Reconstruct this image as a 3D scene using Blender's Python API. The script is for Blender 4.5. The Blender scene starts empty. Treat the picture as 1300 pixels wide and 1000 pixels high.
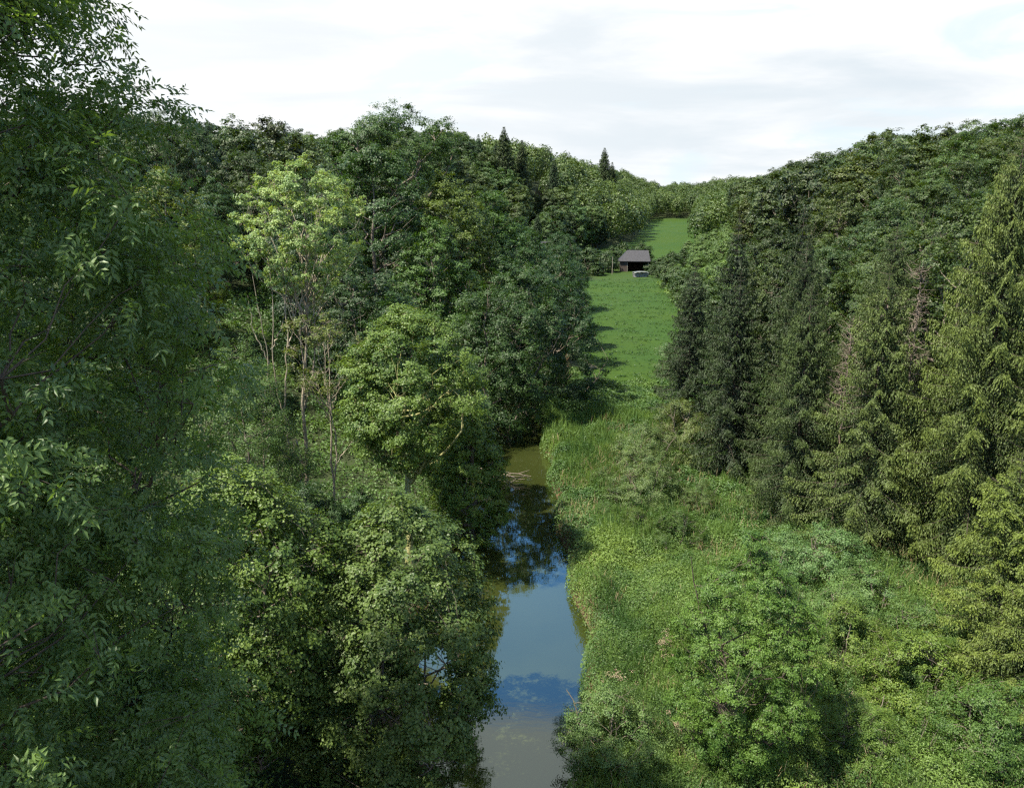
import bpy, math, random
import numpy as np
from mathutils import Vector

# ------------------------------------------------------------------ camera, sky, sun, exposure
scn = bpy.context.scene
COL = scn.collection
R = math.radians

cam_d = bpy.data.cameras.new("camera")
cam = bpy.data.objects.new("camera", cam_d)
COL.objects.link(cam)
cam.location = (0, 0, 22)
cam.rotation_euler = (R(90 - 14), 0, 0)
cam_d.sensor_width = 36
cam_d.lens = 36 * 982 / 1300
cam_d.clip_start = 0.1
cam_d.clip_end = 9000
scn.camera = cam

SUN_EL = 57.0
SUN_DIR2 = (-0.86, -0.50)                 # horizontal direction towards the sun
SUN_STRENGTH = 5.0
SKY_STRENGTH = 0.14
CLOUD_STRENGTH = 0.37
EXPOSURE = 1.55

scn.view_settings.view_transform = 'Standard'
scn.view_settings.look = 'None'
scn.view_settings.gamma = 1.0
scn.view_settings.exposure = EXPOSURE
scn.render.engine = 'CYCLES'
cy = scn.cycles
cy.max_bounces = 6
cy.diffuse_bounces = 3
cy.glossy_bounces = 3
cy.transmission_bounces = 4
cy.transparent_max_bounces = 8
cy.volume_bounces = 0
cy.caustics_reflective = False
cy.caustics_refractive = False
cy.use_adaptive_sampling = True
cy.adaptive_threshold = 0.015
cy.use_denoising = False
cy.denoiser = 'OPENIMAGEDENOISE'
cy.denoising_input_passes = 'RGB_ALBEDO_NORMAL'
cy.denoising_prefilter = 'ACCURATE'
cy.sample_clamp_indirect = 6
cy.filter_width = 1.35

sx, sy = SUN_DIR2
sl = math.hypot(sx, sy)
sx, sy = sx / sl, sy / sl
to_sun = Vector((sx * math.cos(R(SUN_EL)), sy * math.cos(R(SUN_EL)), math.sin(R(SUN_EL))))
sun_d = bpy.data.lights.new("sun", 'SUN')
sun_d.energy = SUN_STRENGTH
sun_d.angle = R(0.55)
sun_d.color = (1.0, 0.93, 0.80)
sun = bpy.data.objects.new("sun", sun_d)
COL.objects.link(sun)
sun.rotation_euler = (-to_sun).to_track_quat('-Z', 'Y').to_euler()
sun.location = (-60, 10, 90)


class NT:
    """small helper round a node tree"""
    def __init__(self, nt):
        self.nt = nt
        nt.nodes.clear()

    def n(self, typ, **kw):
        nd = self.nt.nodes.new(typ)
        for k, v in kw.items():
            if k.startswith('i_'):
                nd.inputs[k[2:].replace('_', ' ')].default_value = v
            else:
                setattr(nd, k, v)
        return nd

    def l(self, a, b):
        self.nt.links.new(a, b)

    def math(self, op, a, b=None, c=None, clamp=False):
        nd = self.nt.nodes.new('ShaderNodeMath')
        nd.operation = op
        nd.use_clamp = clamp
        for i, v in enumerate((a, b, c)):
            if v is None:
                continue
            if isinstance(v, (int, float)):
                nd.inputs[i].default_value = v
            else:
                self.l(v, nd.inputs[i])
        return nd.outputs[0]

    def maprange(self, v, a, b, c=0.0, d=1.0, smooth=True):
        nd = self.nt.nodes.new('ShaderNodeMapRange')
        nd.interpolation_type = 'SMOOTHSTEP' if smooth else 'LINEAR'
        self.l(v, nd.inputs[0])
        for i, x in enumerate((a, b, c, d)):
            nd.inputs[i + 1].default_value = x
        return nd.outputs[0]

    def ramp(self, v, stops, mode='LINEAR'):
        nd = self.nt.nodes.new('ShaderNodeValToRGB')
        nd.color_ramp.interpolation = mode
        el = nd.color_ramp.elements
        el[0].position, el[0].color = stops[0][0], (*stops[0][1], 1)
        el[1].position, el[1].color = stops[-1][0], (*stops[-1][1], 1)
        for p, c in stops[1:-1]:
            e = el.new(p)
            e.color = (*c, 1)
        self.l(v, nd.inputs[0])
        return nd.outputs[0]

    def mix(self, f, a, b, mode='MIX'):
        nd = self.nt.nodes.new('ShaderNodeMix')
        nd.data_type = 'RGBA'
        nd.blend_type = mode
        for sock, v in ((nd.inputs[0], f), (nd.inputs[6], a), (nd.inputs[7], b)):
            if isinstance(v, (int, float)):
                sock.default_value = v
            elif isinstance(v, tuple):
                sock.default_value = (*v, 1) if len(v) == 3 else v
            else:
                self.l(v, sock)
        return nd.outputs[2]

    def noise(self, vec, scale, detail=4, rough=0.55, dist=0.0):
        nd = self.nt.nodes.new('ShaderNodeTexNoise')
        nd.inputs['Scale'].default_value = scale
        nd.inputs['Detail'].default_value = detail
        nd.inputs['Roughness'].default_value = rough
        nd.inputs['Distortion'].default_value = dist
        if vec is not None:
            self.l(vec, nd.inputs['Vector'])
        return nd.outputs['Fac']


world = bpy.data.worlds.new("World")
scn.world = world
world.use_nodes = True
w = NT(world.node_tree)
sky = w.n('ShaderNodeTexSky', sky_type='NISHITA', sun_disc=False)
sky.sun_elevation = R(SUN_EL)
sky.sun_rotation = math.atan2(sx, sy)
sky.altitude = 250
sky.air_density = 1.3
sky.dust_density = 0.2
sky.ozone_density = 3.0
bg_sky = w.n('ShaderNodeBackground')
bg_sky.inputs['Strength'].default_value = SKY_STRENGTH
w.l(w.mix(1.0, sky.outputs[0], (0.62, 1.0, 1.25), 'MULTIPLY'), bg_sky.inputs['Color'])
tc = w.n('ShaderNodeTexCoord')
sep = w.n('ShaderNodeSeparateXYZ')
w.l(tc.outputs['Generated'], sep.inputs[0])
zc = w.math('MAXIMUM', sep.outputs[2], 0.0)
den = w.math('ADD', zc, 0.10)
px = w.math('DIVIDE', sep.outputs[0], den)
py = w.math('DIVIDE', sep.outputs[1], den)
comb = w.n('ShaderNodeCombineXYZ')
w.l(px, comb.inputs[0])
w.l(py, comb.inputs[1])
# cloud layer seen on a flat sheet overhead: thick low down, a clear belt, thick again higher up
cover_n = w.noise(comb.outputs[0], 0.75, 6, 0.55, 0.3)
fine_n = w.noise(comb.outputs[0], 2.6, 7, 0.6, 0.5)
nsum = w.math('ADD', w.math('MULTIPLY', cover_n, 0.82), w.math('MULTIPLY', fine_n, 0.18))
low = w.maprange(sep.outputs[2], 0.24, 0.42, 0.48, -0.16)
high = w.maprange(sep.outputs[2], 0.55, 0.64, 0.0, 0.42)
cov = w.math('ADD', w.math('ADD', nsum, low), high)
mask = w.maprange(cov, 0.44, 0.70, 0.02, 1.0)
# brightness of the cloud: brighter towards the sun, grey streaks in the low bands
dotp = w.n('ShaderNodeVectorMath', operation='DOT_PRODUCT')
w.l(tc.outputs['Generated'], dotp.inputs[0])
dotp.inputs[1].default_value = (sx, sy, 0.2)
glow = w.maprange(dotp.outputs['Value'], -0.9, 0.75, 0.0, 1.0, smooth=False)
stretch = w.n('ShaderNodeMapping')
stretch.inputs['Scale'].default_value = (2.2, 2.2, 13.0)
stretch.inputs['Location'].default_value = (3.1, 0.4, 1.35)
w.l(tc.outputs['Generated'], stretch.inputs[0])
streak = w.noise(stretch.outputs[0], 1.0, 6, 0.55, 0.4)
streak = w.maprange(streak, 0.40, 0.66, 0.0, 1.0)
shade = w.mix(streak, (0.98, 0.99, 1.0), (0.70, 0.78, 0.84))
stretch2 = w.n('ShaderNodeMapping')
stretch2.inputs['Scale'].default_value = (3.0, 3.0, 11.0)
stretch2.inputs['Location'].default_value = (7.7, 2.4, 5.1)
w.l(tc.outputs['Generated'], stretch2.inputs[0])
hint = w.maprange(w.noise(stretch2.outputs[0], 1.3, 6, 0.6, 0.6), 0.50, 0.66, 0.0, 0.75)
shade = w.mix(hint, shade, (0.72, 0.87, 0.95))
shade = w.mix(w.math('MULTIPLY', glow, 0.85), shade, (1.12, 1.10, 1.08))
bg_cl = w.n('ShaderNodeBackground')
shade = w.mix(w.maprange(sep.outputs[2], 0.50, 0.62), shade, (1.12, 1.15, 1.17))
shade = w.mix(w.maprange(sep.outputs[2], 0.66, 0.85), shade, (0.45, 0.50, 0.60))
w.l(shade, bg_cl.inputs['Color'])
bg_cl.inputs['Strength'].default_value = CLOUD_STRENGTH
mixs = w.n('ShaderNodeMixShader')
w.l(mask, mixs.inputs[0])
w.l(bg_sky.outputs[0], mixs.inputs[1])
w.l(bg_cl.outputs[0], mixs.inputs[2])
wo = w.n('ShaderNodeOutputWorld')
w.l(mixs.outputs[0], wo.inputs[0])

# ------------------------------------------------------------------ helpers


def vnoise(x, y, scale, seed=0):
    """value noise in the ground plane, 0..1"""
    x = np.asarray(x, float) / scale + 1000.0
    y = np.asarray(y, float) / scale + 1000.0
    xi, yi = np.floor(x), np.floor(y)
    fx, fy = x - xi, y - yi
    fx = fx * fx * (3 - 2 * fx)
    fy = fy * fy * (3 - 2 * fy)

    def h(a, b):
        v = np.sin(a * 127.1 + b * 311.7 + seed * 74.7) * 43758.5453
        return v - np.floor(v)
    return (h(xi, yi) * (1 - fx) + h(xi + 1, yi) * fx) * (1 - fy) + (h(xi, yi + 1) * (1 - fx) + h(xi + 1, yi + 1) * fx) * fy


def fbm(x, y, scale, seed=0, oct=3):
    s, a, t = 0.0, 1.0, 0.0
    for k in range(oct):
        s = s + a * vnoise(x, y, scale / 2 ** k, seed + k * 13)
        t += a
        a *= 0.5
    return s / t


def mesh_np(name, verts, faces, mats, tint=None, matidx=None, smooth=False):
    """one mesh from numpy arrays; faces: list of (M,k) index arrays"""
    me = bpy.data.meshes.new(name)
    if not isinstance(faces, (list, tuple)):
        faces = [faces]
    faces = [f for f in faces if len(f)]
    nv = len(verts)
    me.vertices.add(nv)
    me.vertices.foreach_set('co', np.asarray(verts, np.float32).ravel())
    loops = np.concatenate([f.ravel() for f in faces]).astype(np.int32)
    counts = np.concatenate([np.full(len(f), f.shape[1], np.int32) for f in faces])
    starts = np.concatenate([[0], np.cumsum(counts)[:-1]]).astype(np.int32)
    me.loops.add(len(loops))
    me.loops.foreach_set('vertex_index', loops)
    me.polygons.add(len(counts))
    me.polygons.foreach_set('loop_start', starts)
    for m in (mats if isinstance(mats, (list, tuple)) else [mats]):
        me.materials.append(m)
    if matidx is not None:
        me.polygons.foreach_set('material_index', np.asarray(matidx, np.int32))
    me.polygons.foreach_set('use_smooth', np.full(len(counts), bool(smooth)))
    me.update(calc_edges=True)
    if tint is not None:
        at = me.attributes.new('tint', 'FLOAT', 'FACE')
        at.data.foreach_set('value', np.asarray(tint, np.float32))
    return me


def link(name, data, parent=None, loc=(0, 0, 0), rz=0.0, sc=1.0):
    o = bpy.data.objects.new(name, data)
    COL.objects.link(o)
    o.location = loc
    o.rotation_euler = (0, 0, rz)
    o.scale = (sc, sc, sc) if isinstance(sc, (int, float)) else sc
    if parent is not None:
        o.parent = parent
    return o


def tag(o, label=None, cat=None, group=None, kind=None):
    if label:
        o['label'] = label
    if cat:
        o['category'] = cat
    if group:
        o['group'] = group
    if kind:
        o['kind'] = kind
    return o


def norm(v):
    return v / np.maximum(np.linalg.norm(v, axis=-1, keepdims=True), 1e-9)


class Buf:
    """collects vertices and faces of one mesh"""
    def __init__(self):
        self.v, self.f4, self.f3, self.n = [], [], [], 0
        self.t = []

    def add(self, v, f):
        v = np.asarray(v, float)
        f = np.asarray(f, int)
        (self.f4 if f.shape[1] == 4 else self.f3).append(f + self.n)
        self.v.append(v)
        self.n += len(v)

    def tube(self, pts, rad, sides=6):
        pts = np.asarray(pts, float)
        rad = np.asarray(rad, float)
        n = len(pts)
        tan = np.gradient(pts, axis=0)
        tan = norm(tan)
        ref = np.array([0.31, 0.17, 0.93])
        a = norm(np.cross(tan, ref))
        b = np.cross(tan, a)
        ang = np.linspace(0, 2 * math.pi, sides, endpoint=False)
        ring = a[:, None, :] * np.cos(ang)[None, :, None] + b[:, None, :] * np.sin(ang)[None, :, None]
        v = pts[:, None, :] + ring * rad[:, None, None]
        i = np.arange(n - 1)[:, None] * sides
        j = np.arange(sides)[None, :]
        k = (j + 1) % sides
        f = np.stack([i + j, i + k, i + sides + k, i + sides + j], -1).reshape(-1, 4)
        self.add(v.reshape(-1, 3), f)

    def box(self, lo, hi, rot=0.0, piv=(0, 0)):
        lo, hi = np.array(lo, float), np.array(hi, float)
        c = np.array([[x, y, z] for z in (lo[2], hi[2]) for y in (lo[1], hi[1]) for x in (lo[0], hi[0])])
        if rot:
            p = c[:, :2] - piv
            c[:, 0] = piv[0] + p[:, 0] * math.cos(rot) - p[:, 1] * math.sin(rot)
            c[:, 1] = piv[1] + p[:, 0] * math.sin(rot) + p[:, 1] * math.cos(rot)
        self.add(c, [[0, 2, 3, 1], [4, 5, 7, 6], [0, 1, 5, 4], [2, 6, 7, 3], [0, 4, 6, 2], [1, 3, 7, 5]])

    def mesh(self, name, mat, tint=None, smooth=False):
        f = []
        if self.f4:
            f.append(np.concatenate(self.f4))
        if self.f3:
            f.append(np.concatenate(self.f3))
        return mesh_np(name, np.concatenate(self.v), f, mat, tint=tint, smooth=smooth)


def leaf_quads(rng, c, n, L, W, droop=0.3, fold=0.12):
    """a pointed, slightly folded leaf at each point c, facing n"""
    N = len(c)
    a = rng.normal(size=(N, 3))
    a[:, 2] -= droop * 2.0
    a = a - n * np.sum(a * n, 1, keepdims=True)
    a = norm(a)
    b = np.cross(n, a)
    s = rng.uniform(0.65, 1.25, (N, 1))
    L_, W_ = L * s, W * s * rng.uniform(0.8, 1.15, (N, 1))
    v = np.empty((N, 4, 3))
    v[:, 0] = c - a * L_ * 0.5
    v[:, 1] = c + b * W_ * 0.5 + n * (fold * W_)
    v[:, 2] = c + a * L_ * 0.5
    v[:, 3] = c - b * W_ * 0.5 + n * (fold * W_)
    return v.reshape(-1, 3), np.arange(N * 4).reshape(N, 4)

# ------------------------------------------------------------------ materials


def leaf_mat(name, dark, light, rough=0.5, trans=0.32, tcol=(1.5, 1.45, 0.55), patch=0.0, spec=0.35, obj_col=True):
    m = bpy.data.materials.new(name)
    m.use_nodes = True
    t = NT(m.node_tree)
    at = t.n('ShaderNodeAttribute', attribute_name='tint')
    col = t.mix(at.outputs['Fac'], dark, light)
    if patch:
        g = t.n('ShaderNodeNewGeometry')
        nz = t.noise(g.outputs['Position'], patch, 3)
        pz = t.maprange(nz, 0.38, 0.66)
        col = t.mix(pz, col, t.mix(1.0, col, (1.16, 1.08, 0.9), 'MULTIPLY'))
    if obj_col:
        oi = t.n('ShaderNodeObjectInfo')
        col = t.mix(1.0, col, oi.outputs['Color'], 'MULTIPLY')
    p = t.n('ShaderNodeBsdfPrincipled')
    t.l(col, p.inputs['Base Color'])
    p.inputs['Roughness'].default_value = rough
    p.inputs['Specular IOR Level'].default_value = spec
    tr = t.n('ShaderNodeBsdfTranslucent')
    t.l(t.mix(1.0, col, tcol, 'MULTIPLY'), tr.inputs['Color'])
    mx = t.n('ShaderNodeMixShader')
    mx.inputs[0].default_value = trans
    t.l(p.outputs[0], mx.inputs[1])
    t.l(tr.outputs[0], mx.inputs[2])
    o = t.n('ShaderNodeOutputMaterial')
    t.l(mx.outputs[0], o.inputs[0])
    return m


def simple_mat(name, stops, scale, rough=0.8, bump=0.0, stretch=(1, 1, 1), spec=0.3, detail=6):
    m = bpy.data.materials.new(name)
    m.use_nodes = True
    t = NT(m.node_tree)
    tcn = t.n('ShaderNodeTexCoord')
    mp = t.n('ShaderNodeMapping')
    mp.inputs['Scale'].default_value = stretch
    t.l(tcn.outputs['Object'], mp.inputs[0])
    nz = t.noise(mp.outputs[0], scale, detail, 0.6)
    col = t.ramp(nz, stops)
    p = t.n('ShaderNodeBsdfPrincipled')
    t.l(col, p.inputs['Base Color'])
    p.inputs['Roughness'].default_value = rough
    p.inputs['Specular IOR Level'].default_value = spec
    if bump:
        bn = t.n('ShaderNodeBump')
        bn.inputs['Strength'].default_value = 1.0
        bn.inputs['Distance'].default_value = bump
        t.l(nz, bn.inputs['Height'])
        t.l(bn.outputs[0], p.inputs['Normal'])
    o = t.n('ShaderNodeOutputMaterial')
    t.l(p.outputs[0], o.inputs[0])
    return m


M = {}
M['leaf'] = leaf_mat('broad_leaf', (0.026, 0.056, 0.016), (0.090, 0.138, 0.034))
M['leaf_ash'] = leaf_mat('ash_leaf', (0.028, 0.062, 0.028), (0.085, 0.145, 0.050), rough=0.46, spec=0.40, trans=0.40)
M['leaf_alder'] = leaf_mat('alder_leaf', (0.036, 0.072, 0.020), (0.115, 0.165, 0.045), rough=0.45, spec=0.28, trans=.36)
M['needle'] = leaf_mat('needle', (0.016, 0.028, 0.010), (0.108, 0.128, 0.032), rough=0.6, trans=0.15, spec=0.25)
M['herb'] = leaf_mat('herb_leaf', (0.034, 0.080, 0.018), (0.120, 0.192, 0.042), patch=0.13, trans=0.35, obj_col=False)
M['nettle'] = leaf_mat('nettle_leaf', (0.028, 0.070, 0.016), (0.080, 0.145, 0.032), patch=0.2, trans=0.35, obj_col=False)
M['dry'] = leaf_mat('dry_stalk', (0.16, 0.12, 0.06), (0.30, 0.23, 0.13), trans=.1, obj_col=False)
M['far_leaf'] = leaf_mat('far_leaf', (0.030, 0.054, 0.015), (0.080, 0.116, 0.026), trans=0.25)
M['bark'] = simple_mat('bark', [(0.3, (0.060, 0.048, 0.036)), (0.7, (0.17, 0.145, 0.11))], 6, 0.9, 0.03, (1, 1, 0.25))
M['bark_dark'] = simple_mat('dark_bark', [(0.3, (0.030, 0.024, 0.018)), (0.7, (0.085, 0.068, 0.050))], 6, 0.9, 0.03, (1, 1, 0.25))
M['bark_pale'] = simple_mat('pale_bark', [(0.3, (0.12, 0.10, 0.072)), (0.7, (0.31, 0.265, 0.19))], 5, 0.85, 0.02, (1, 1, 0.3))
M['bark_mossy'] = simple_mat('mossy_bark', [(0.35, (0.12, 0.13, 0.035)), (0.65, (0.30, 0.28, 0.13))], 5, 0.9, 0.03, (1, 1, 0.4))
M['dead'] = simple_mat('dead_wood', [(0.3, (0.085, 0.065, 0.050)), (0.7, (0.20, 0.165, 0.13))], 7, 0.85, 0.01)
M['slate'] = simple_mat('roof_sheet', [(0.3, (0.018, 0.018, 0.021)), (0.7, (0.042, 0.042, 0.047))], 1.6, 0.6, 0.02, (3, 0.6, 1))
M['boards'] = simple_mat('dark_boards', [(0.3, (0.030, 0.022, 0.018)), (0.7, (0.065, 0.050, 0.042))], 3, 0.85, 0.02, (6, 6, 0.5))
M['pale_wood'] = simple_mat('weathered_wood', [(0.3, (0.11, 0.10, 0.075)), (0.7, (0.22, 0.20, 0.16))], 5, 0.8, 0.01)
M['tarp'] = simple_mat('tarpaulin', [(0.3, (0.07, 0.08, 0.068)), (0.7, (0.12, 0.13, 0.11))], 2, 0.55, 0.03)
M['grey_pile'] = simple_mat('grey_logs', [(0.3, (0.10, 0.105, 0.10)), (0.7, (0.25, 0.25, 0.23))], 4, 0.9, 0.05)
M['render_wall'] = simple_mat('house_render', [(0.3, (0.22, 0.21, 0.18)), (0.7, (0.30, 0.29, 0.26))], 2, 0.9)
M['glass'] = simple_mat('window_glass', [(0.3, (0.03, 0.035, 0.04)), (0.7, (0.05, 0.055, 0.06))], 2, 0.08)


def lerp(y, ys, xs):
    return np.interp(y, ys, xs)


# ------------------------------------------------------------------ terrain
RIV_Y = [-80, 0, 25, 31, 46, 61, 75, 97, 130, 170, 240, 400, 900]
RIV_X = [-6, -3.2, -1.4, -0.5, 0.0, -1.0, -0.4, 3.6, 4.5, 3.0, 2.0, 20, 60]


def riv(y):
    k = np.array([-3.0, -1.0, 1.0, 3.0])
    return sum(np.interp(np.asarray(y, float) + d, RIV_Y, RIV_X) for d in k) / 4


def hw(y):
    return 3.4 + 0.35 * np.sin(np.asarray(y) * 0.23) + 0.25 * np.sin(np.asarray(y) * 0.71 + 1)


def footL(y):
    return lerp(y, [-80, 40, 110, 150, 200, 240, 300, 370, 540, 800, 1500], [-12, -9, -4, -6, -9, -4, 22, 54, 88, 150, 300])


def footR(y):
    return lerp(y, [-80, 20, 60, 90, 142, 213, 244, 300, 371, 540, 800, 1500], [26, 25, 25, 27, 34, 42, 52, 64, 86, 126, 185, 400])


def sstep(t):
    t = np.clip(t, 0, 1)
    return t * t * (3 - 2 * t)


def ground(x, y):
    x = np.asarray(x, float)
    y = np.asarray(y, float)
    floor = 0.9 + 0.018 * np.maximum(y - 230, 0) - 0.012 * np.maximum(y - 560, 0)
    dl = np.maximum(footL(y) - x, 0)
    dr = np.maximum(x - footR(y), 0)
    hl = lerp(y, [0, 60, 100, 150, 220, 300, 520, 700], [7, 9, 18, 20, 23, 30, 30, 16])
    hr = lerp(y, [0, 100, 180, 300, 400, 700], [19, 20, 24, 21, 15, 9])
    z = floor + hl * (1 - np.exp(-(dl / 30.0) ** 1.35)) + hr * (1 - np.exp(-(dr / 38.0) ** 1.35))
    # the valley closes far away where it turns out of sight
    z = z + 12 * sstep((y - 590) / 160.0)
    z = z + (fbm(x, y, 22, 3) - 0.5) * (0.5 + 2.2 * np.clip(np.maximum(dl, dr) / 25, 0, 1)) + (fbm(x, y, 3.0, 9, 2) - 0.5) * 0.22
    r = np.abs(x - riv(y)) / hw(y)
    ch = sstep((1.30 - r) / 0.42)
    z = z * (1 - ch) + (-1.6) * ch
    return z


def gz(x, y):
    return float(ground(x, y))


def axis_steps(lo, hi, fine_lo, fine_hi, fine, grow):
    v = list(np.arange(fine_lo, fine_hi, fine))
    s, p = fine, fine_hi
    while p < hi:
        v.append(p)
        s *= grow
        p += s
    v.append(hi)
    s, p = fine, fine_lo - fine
    pre = []
    while p > lo:
        pre.append(p)
        s *= grow
        p -= s
    pre.append(lo)
    return np.array(pre[::-1] + v)


gx = axis_steps(-900, 1200, -14, 44, 0.55, 1.06)
gy = axis_steps(-200, 1700, 14, 110, 0.6, 1.025)
X, Y = np.meshgrid(gx, gy)
Z = ground(X, Y)
V = np.stack([X, Y, Z], -1).reshape(-1, 3)
nx, ny = len(gx), len(gy)
ii = (np.arange(ny - 1)[:, None] * nx + np.arange(nx - 1)[None, :])
F = np.stack([ii, ii + 1, ii + nx + 1, ii + nx], -1).reshape(-1, 4)

mg = bpy.data.materials.new('ground')
mg.use_nodes = True
t = NT(mg.node_tree)
g = t.n('ShaderNodeNewGeometry')
am = t.n('ShaderNodeAttribute', attribute_name='meadow')
aw = t.n('ShaderNodeAttribute', attribute_name='bank')
n1 = t.noise(g.outputs['Position'], 0.35, 6, 0.6)
n2 = t.noise(g.outputs['Position'], 0.06, 4, 0.55)
n3 = t.noise(g.outputs['Position'], 2.2, 5, 0.65)
grass = t.ramp(n3, [(0.30, (0.014, 0.037, 0.004)), (0.50, (0.019, 0.047, 0.005)), (0.72, (0.028, 0.059, 0.008))])
grass = t.mix(t.maprange(n2, 0.35, 0.65), grass, t.mix(1.0, grass, (1.25, 1.08, 0.8), 'MULTIPLY'))
grass = t.mix(t.maprange(n1, 0.52, 0.70, 0, 0.18), grass, (0.020, 0.042, 0.010))
wood = t.ramp(n1, [(0.3, (0.018, 0.024, 0.010)), (0.55, (0.030, 0.042, 0.016)), (0.75, (0.045, 0.050, 0.022))])
mud = t.ramp(n3, [(0.3, (0.050, 0.034, 0.020)), (0.7, (0.10, 0.062, 0.034))])
c = t.mix(am.outputs['Fac'], wood, grass)
c = t.mix(aw.outputs['Fac'], c, mud)
p = t.n('ShaderNodeBsdfPrincipled')
t.l(c, p.inputs['Base Color'])
p.inputs['Roughness'].default_value = 0.9
p.inputs['Specular IOR Level'].default_value = 0.15
bn = t.n('ShaderNodeBump')
bn.inputs['Distance'].default_value = 0.12
t.l(n3, bn.inputs['Height'])
t.l(bn.outputs[0], p.inputs['Normal'])
o = t.n('ShaderNodeOutputMaterial')
t.l(p.outputs[0], o.inputs[0])


def meadow_mask(x, y):
    """the two mown meadows of the valley floor"""
    xl = lerp(y, [86, 92, 142, 213, 222], [11, 8.5, 9, 12, 14])
    xr = lerp(y, [86, 92, 142, 180, 213, 222], [19, 20.5, 33, 37, 40, 40])
    e = 0.8 * (fbm(x, y, 5, 5) - 0.5) * 2
    m1 = sstep((x - xl + e) / 1.2) * sstep((xr - x + e) / 1.2) * sstep((y - 90 + e * 1.5) / 1.5) * sstep((214 - y + e * 2) / 4)
    far = sstep((y - 255) / 8) * sstep((640 - y) / 30) * sstep((x - footL(y) - 1) / 3)
    yard = 0.8 * sstep((y - 200) / 8) * sstep((250 - y) / 8) * sstep((x - 20) / 6)
    return np.clip(np.maximum(np.maximum(m1, far), yard), 0, 1)


me = mesh_np('ground', V, F, mg, smooth=True)
a_ = me.attributes.new('meadow', 'FLOAT', 'POINT')
a_.data.foreach_set('value', meadow_mask(X, Y).astype(np.float32).ravel())
rr_ = np.abs(X - riv(Y)) / hw(Y)
bk = sstep((1.35 - rr_) / 0.12)
a_ = me.attributes.new('bank', 'FLOAT', 'POINT')
a_.data.foreach_set('value', bk.astype(np.float32).ravel())
tag(link('ground', me), kind='structure')

# ------------------------------------------------------------------ river water
mw = bpy.data.materials.new('river_water')
mw.use_nodes = True
t = NT(mw.node_tree)
g = t.n('ShaderNodeNewGeometry')
n1 = t.noise(g.outputs['Position'], 0.12, 4, 0.5)
col = t.ramp(n1, [(0.3, (0.017, 0.022, 0.005)), (0.7, (0.025, 0.031, 0.008))])
p = t.n('ShaderNodeBsdfPrincipled')
t.l(col, p.inputs['Base Color'])
p.inputs['Specular Tint'].default_value = (0.86, 1.0, 0.92, 1)
p.inputs['Roughness'].default_value = 0.015
p.inputs['IOR'].default_value = 1.95
p.inputs['Specular IOR Level'].default_value = 0.5
mp = t.n('ShaderNodeMapping')
mp.inputs['Scale'].default_value = (1.0, 2.2, 1.0)
t.l(g.outputs['Position'], mp.inputs[0])
rip = t.noise(mp.outputs[0], 1.6, 3, 0.5)
bn = t.n('ShaderNodeBump')
bn.inputs['Distance'].default_value = 0.004
bn.inputs['Strength'].default_value = 0.3
t.l(rip, bn.inputs['Height'])
t.l(bn.outputs[0], p.inputs['Normal'])
o = t.n('ShaderNodeOutputMaterial')
t.l(p.outputs[0], o.inputs[0])
yy = np.concatenate([np.arange(-60, 200, 1.5), np.arange(200, 260, 6)])
B = Buf()
wl, wr = riv(yy) - hw(yy) * 1.45, riv(yy) + hw(yy) * 1.45
v = np.concatenate([np.stack([wl, yy, 0 * yy], 1), np.stack([wr, yy, 0 * yy], 1)])
n = len(yy)
i = np.arange(n - 1)
B.add(v, np.stack([i, i + n, i + n + 1, i + 1], 1))
tag(link('water', B.mesh('water', mw)), kind='structure')

# ------------------------------------------------------------------ tree makers


def curve(p0, p1, sag, rng, n=6, wob=0.05):
    """points from p0 to p1, bowed by the vector sag, a little crooked"""
    s = np.linspace(0, 1, n)[:, None]
    q = p0 * (1 - s) + p1 * s + np.asarray(sag) * (4 * s * (1 - s))
    d = np.linalg.norm(p1 - p0)
    q[1:-1] += rng.normal(size=(n - 2, 3)) * wob * d
    return q


def curve_through(p, rng, n=24):
    p = np.asarray(p, float)
    s = np.linspace(0, len(p) - 1, n)
    q = np.stack([np.interp(s, np.arange(len(p)), p[:, i]) for i in range(3)], 1)
    for _ in range(2):
        q[1:-1] = (q[:-2] + q[1:-1] * 2 + q[2:]) / 4
    q[1:-1] += rng.normal(size=(n - 2, 3)) * .035
    return q


ENV = {
    'ash': ([0, .15, .35, .6, .7, .8, .92, 1.0], [.40, .80, .95, 1.0, .86, .74, .58, .15]),
    'round': ([0, .15, .35, .6, .8, .92, 1.0], [.35, .72, .98, 1.0, .80, .52, .10]),
    'tall': ([0, .12, .35, .6, .8, .93, 1.0], [.40, .80, 1.0, .86, .60, .33, .06]),
    'cone': ([0, .10, .30, .6, .85, 1.0], [.55, .95, 1.0, .62, .26, .04]),
    'vase': ([0, .2, .45, .7, .88, 1.0], [.12, .32, .62, 1.0, .92, .30]),
    'dome': ([0, .2, .5, .75, .92, 1.0], [1.0, 1.05, .92, .66, .36, .06]),
}


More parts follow.
